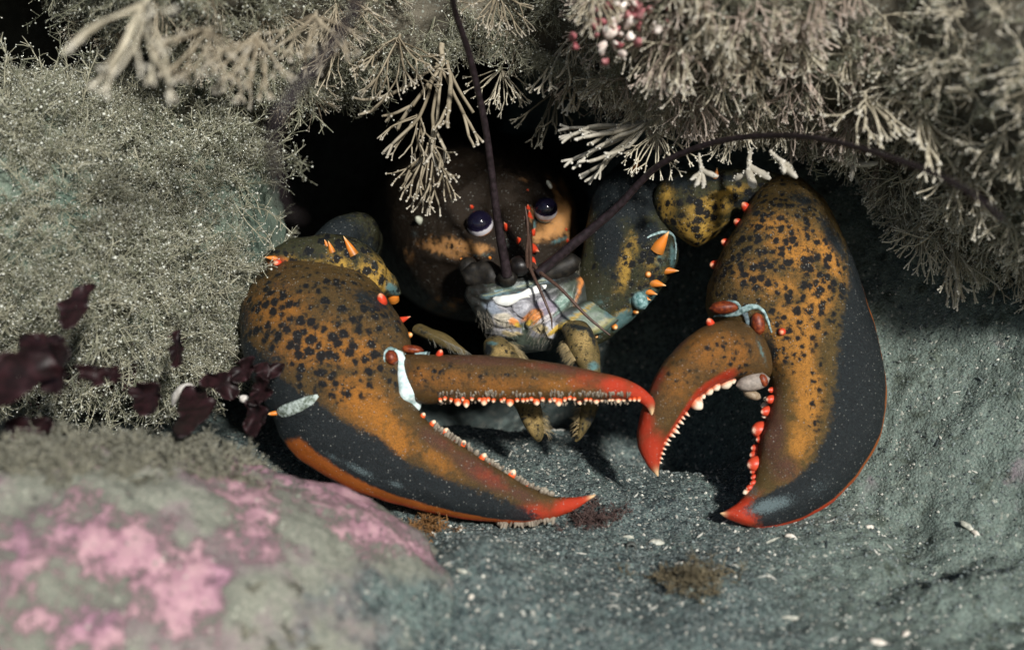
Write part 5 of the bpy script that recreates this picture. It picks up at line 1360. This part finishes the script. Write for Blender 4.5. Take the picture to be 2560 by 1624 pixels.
# ================================================================== RED SEAWEED BLADES
M_BLADE = mat_plain('red_blade', (.009, .004, .0045), (.028, .010, .012), 2.2, .5, .3, .3)
def blade(px, py, d, rx, ry, ang, label, cup=.3, tilt=(0, 0), seed=0):
    d -= (2.2 + 2.5 * (px < 350)) * (py < 1050); rx *= .82; ry *= .82
    nr, nc = 9, 40
    c = P(px, py, d); kx = d / F_PX
    th = np.linspace(0, 2 * math.pi, nc, endpoint=False); rr = np.linspace(.02, 1, nr)
    RR, TH = np.meshgrid(rr, th, indexing='ij')
    edge = 1 + .20 * np.sin(2 * TH + seed) + .15 * np.sin(3 * TH + 2.3 * seed) + .07 * np.sin(7 * TH + 2 * seed)
    a = RR * np.cos(TH) * rx * kx * edge; bb = RR * np.sin(TH) * ry * kx * edge
    ca, sa = math.cos(R(ang)), math.sin(R(ang))
    lx = a * ca - bb * sa; ly = a * sa + bb * ca
    dep = cup * RR ** 2 * (1 + .5 * np.sin(2 * TH + seed)) + .24 * np.sin(5 * TH + seed) * RR ** 3 + .12 * np.sin(9 * TH - seed) * RR ** 4 + tilt[0] * lx + tilt[1] * ly
    front = c + lx[..., None] * RGT - ly[..., None] * UPV - dep[..., None] * FWD
    backs = front + FWD * .045
    V = np.vstack([front.reshape(-1, 3), backs.reshape(-1, 3)])
    Q = grid_faces(nr, nc, True); n = nr * nc
    rim = [[(nr - 1) * nc + j, (nr - 1) * nc + (j + 1) % nc, n + (nr - 1) * nc + (j + 1) % nc, n + (nr - 1) * nc + j] for j in range(nc)]
    Q = np.vstack([Q, (Q + n)[:, ::-1], rim])
    return mk('seaweed_blade', V, None, Q, M_BLADE, None, None, label=label, cat='seaweed', group='dark red seaweed blades under the hydroid turf')
for i, a in enumerate((
    (190, 765, 54.6, 48, 62, 25, 'upright oval red blade highest among the fuzz'), (110, 865, 53.2, 70, 48, 10, 'broad red blade below the highest oval one'), (45, 940, 50.5, 95, 70, -10, 'blackish blurred blade at the left edge of the crevice'),
    (140, 915, 52.0, 80, 66, 30, 'near black rounded blade overlapping the broad one'), (240, 935, 53.4, 40, 34, 0, 'small round blade right of the near black one'), (285, 935, 54.0, 30, 26, 40, 'smallest round blade in the middle of the crevice'),
    (446, 872, 55.6, 30, 48, -20, 'narrow folded blade at the lower edge of the fuzz'), (488, 1020, 54.2, 62, 58, 0, 'round cupped blade beside the white shell rim'), (560, 960, 55.4, 46, 36, 30, 'crumpled red blade right of the white shell rim'),
    (610, 925, 55.9, 44, 34, -20, 'red blade nearest the dark base of the slim claw'), (655, 975, 55.8, 42, 36, 10, 'dull red blade just left of the pale joint patch'), (640, 1040, 55.2, 50, 40, 60, 'shadowed blade behind the edge of the pink boulder'),
    (85, 1070, 49.5, 56, 46, 0, 'blurred red blade low on the left above the pale pebbles'), (120, 1180, 48.6, 24, 34, 10, 'small blurred red scrap below the pale pebbles'), (370, 990, 53.5, 70, 40, 10, 'dark flat blade deep in the crevice'), (675, 925, 56.4, 40, 28, -20, 'small blade resting against the dark claw base'))):
    blade(*a, seed=i * 1.7, tilt=(rng.normal() * .7, .35 + rng.normal() * .55), cup=.2 + .3 * rng.random())
M_SHELLW = mat_plain('white_shell', (.50, .47, .43), (.74, .71, .66), 6, .4)
tag(cord('white_shell', [(432, 1012, 53.8), (440, 990, 53.5), (458, 972, 53.3), (476, 968, 53.4), (484, 974, 53.6)], [.05, .16, .19, .16, .05], M_SHELLW, None), 'curved white shell rim among the red blades', 'shell')
for (px, py, d, r, lab) in ((50, 1128, 48.2, 19, 'uppermost of the pale pebbles on the left ledge'), (26, 1158, 47.8, 16, 'pale pebble at the left edge below the uppermost one'), (58, 1160, 47.9, 14, 'smallest pale pebble right below the uppermost one'),
                            (610, 996, 55.0, 11, 'tiny pale pebble among the red blades near the claw')):
    c = P(px, py, d); k = d / F_PX * r
    ph = np.linspace(1e-3, math.pi - 1e-3, 14); th = np.linspace(0, 2 * math.pi, 20, endpoint=False); PH, TH = np.meshgrid(ph, th, indexing='ij')
    D = np.stack([np.sin(PH) * np.cos(TH), np.sin(PH) * np.sin(TH), np.cos(PH)], -1).reshape(-1, 3)
    V = c + D * k * np.array([1.15, .9, .85]) * (1 + .18 * fbm(D * 1.0 + px, 1.3, 2, .5, int(px)))[:, None]
    mk('pebble', V, None, grid_faces(14, 20, True)[:, ::-1], M_SHELLW, None, label=lab, cat='pebble', group='pale pebbles by the crevice')

# ================================================================== LITTER ON THE SEABED
n = 46000
gxy = np.stack([-12 + 36 * rng.random(n), -19 + 30 * rng.random(n)], -1)
z = seabed_z(gxy[:, 0], gxy[:, 1])
r = .020 + .06 * rng.random(n) ** 4
ov, of = octs(np.column_stack([gxy, z + r * .25]), r)
ov = ov + rng.normal(size=ov.shape) * .012
M_GRAIN = mat_turf('sand_grains', (.020, .028, .030), (.20, .24, .235), (.62, .61, .54), 1.0)
light = (rng.random(n) < .17) * (.6 + .4 * rng.random(n))
mk('gravel', ov, of, None, M_GRAIN, None, dict(rnd=np.repeat(rng.random(n), 6), tip=np.repeat(light, 6)), smooth=False, org=(0, 0, 0), kind='stuff')
# shell splinters, uncounted
n = 420
gxy = np.stack([-10 + 33 * rng.random(n), -18 + 22 * rng.random(n)], -1)
z = seabed_z(gxy[:, 0], gxy[:, 1]); a = rng.random(n) * 6.28; l = .06 + .22 * rng.random(n) ** 2
dv = np.stack([np.cos(a), np.sin(a) * .8, rng.normal(size=n) * .2], -1)
cpt = np.column_stack([gxy, z + .03])
Pn = np.stack([cpt - dv * l[:, None], cpt, cpt + dv * l[:, None]], 1)
tv, tT, tQ, vv = tubes(Pn, np.stack([l * .10, l * .28, l * .12], 1).clip(.012, .06), 4, .5)
mk('shell_splinters', tv, tT, tQ, M_GRAIN, None, dict(rnd=np.repeat(rng.random(n), 12), tip=np.repeat((rng.random(n) < .6) * (.75 + .25 * rng.random(n)), 12)), smooth=False, org=(0, 0, 0), kind='stuff')

def ground(px, py):
    lo, hi = 40.0, 85.0
    for _ in range(40):
        m_ = (lo + hi) / 2; q = P(px, py, m_)
        if q[2] > float(seabed_z(np.array([q[0]]), np.array([q[1]]))[0]): lo = m_
        else: hi = m_
    return P(px, py, lo), lo
def chip(name, px, py, rx, ry, ang, mat, label, cat, T=.05, group=None, lift=.04):
    c, d = ground(px, py); kk = d / F_PX * .8
    nr, nc = 6, 20
    RR, TH = np.meshgrid(np.linspace(.03, 1, nr), np.linspace(0, 2 * math.pi, nc, endpoint=False), indexing='ij')
    e = 1 + .14 * np.sin(2 * TH + px) + .1 * np.sin(5 * TH + py)
    a_ = RR * np.cos(TH) * rx * kk * e; b_ = RR * np.sin(TH) * ry * kk * e
    ca, sa = math.cos(R(ang)), math.sin(R(ang)); lx = a_ * ca - b_ * sa; ly = a_ * sa + b_ * ca
    up = np.array([0, -.45, .9])
    back_ = unit(np.cross(RGT, up)); back_ = back_ if back_[1] > 0 else -back_
    top = c + up * lift + lx[..., None] * RGT - ly[..., None] * back_ * 1.0 + ((1 - RR ** 2) * T * 2.2)[..., None] * up
    bot = top - up * T
    V = np.vstack([top.reshape(-1, 3), bot.reshape(-1, 3)]); Q = grid_faces(nr, nc, True); m_ = nr * nc
    rim = [[(nr - 1) * nc + j, (nr - 1) * nc + (j + 1) % nc, m_ + (nr - 1) * nc + (j + 1) % nc, m_ + (nr - 1) * nc + j] for j in range(nc)]
    return mk(name, V, None, np.vstack([Q, (Q + m_)[:, ::-1], rim]), mat, None, None, label=label, cat=cat, group=group)
M_CHIP = mat_plain('shell_chip', (.34, .35, .30), (.56, .55, .46), 7, .45)
M_CHIPW = mat_plain('shell_chip_white', (.60, .54, .46), (.80, .76, .68), 7, .45)
GS = 'shell bits on the sand'
for a in ((1640, 1356, 24, 14, -12, M_CHIP, 'pale oval shell lying on the sand below the two claws'), (1975, 1340, 15, 8, 15, M_CHIPW, 'white triangular shell bit right under the crusher claw'),
          (1930, 1352, 26, 4, -25, M_CHIP, 'thin pale splinter beside the white shell bit under the crusher'), (1570, 1343, 20, 5, 0, M_CHIP, 'pale flat flake left of the oval shell'),
          (1845, 1374, 5, 9, 10, M_CHIPW, 'tiny white upright chip below the crusher tip'), (2172, 1318, 18, 7, 0, M_CHIPW, 'white flake on the sand right of the crusher tip'), (2420, 1316, 26, 12, 40, M_CHIP, 'grey flat flake beside a white end on the right'),
          (2438, 1332, 13, 7, 30, M_CHIPW, 'white end chip touching the grey flake on the right'), (2195, 1605, 24, 14, 20, M_CHIPW, 'white lump of shell at the bottom edge'), (2265, 1585, 14, 14, 0, M_CHIPW, 'small white lump near the bottom edge, right of the other'),
          (1980, 1545, 30, 8, 5, M_CHIP, 'blurred pale splinter near the bottom edge'), (1093, 1478, 15, 8, 0, M_CHIPW, 'white flake on the sand beside the pink boulder'), (1178, 1492, 9, 10, 0, M_CHIPW, 'round white grain right of the flake by the pink boulder'),
          (1155, 1428, 22, 6, 15, M_CHIP, 'pale streak of shell at the foot of the pink boulder')):
    chip('shell_bit', *a, 'shell', .05, GS)
c, d = ground(1578, 1372); t = np.linspace(0, 2 * math.pi, 25)
ring = np.stack([c + RGT * .17 * np.cos(q) + (UPV * .8 - FWD * .1) * .17 * np.sin(q) + np.array([0, 0, .08]) for q in t])
b = Bag()
for j in range(4):
    tv, tT, tQ, _ = tubes((ring + np.array([.02, .5, -.1]) * .14 * j)[None], np.full((1, 25), .045), 6); b.add(tv, tT, tQ)
b.build('worm_tube', mat_plain('worm_tube', (.05, .055, .05), (.12, .13, .12), 8), None, label='dark open worm tube left of the oval shell', cat='worm tube')
WEED = [hydroid_template(5, .9, .022, 9, .3, .02, 3, 4, .9) for i in range(3)]
M_WEED = mat_turf('brown_weed', (.09, .075, .045), (.20, .165, .10), (.28, .25, .17), .4)
M_WEEDR = mat_turf('rusty_weed', (.10, .05, .02), (.30, .15, .05), (.45, .28, .12), .4)
M_WEEDD = mat_turf('maroon_weed', (.05, .03, .028), (.12, .075, .065), (.18, .13, .12), .4)
def weed(name, spots, mat, label, cat='algae'):
    b = Bag(); pts = np.array([ground(px, py)[0] for px, py in spots]); n = len(pts)
    scatter(b, WEED, pts, np.array([0, -.5, .7]) + rng.normal(size=(n, 3)) * .6, .5 + .5 * rng.random(n), rng.random(n) * 6)
    return b.build(name, mat, None, label=label, cat=cat)
weed('weed_tuft', [(1720 + rng.normal() * 45, 1445 + rng.normal() * 22) for _ in range(26)], M_WEED, 'brown tangled weed tuft on the open sand')
weed('weed_tuft', [(1075 + rng.normal() * 28, 1322 + rng.normal() * 14) for _ in range(18)], M_WEEDR, 'rusty orange weed under the slim claw beside the boulder')
weed('weed_tuft', [(1470 + rng.normal() * 40, 1305 + rng.normal() * 14) for _ in range(22)], M_WEEDD, 'maroon weed tuft under the red tip of the slim claw')
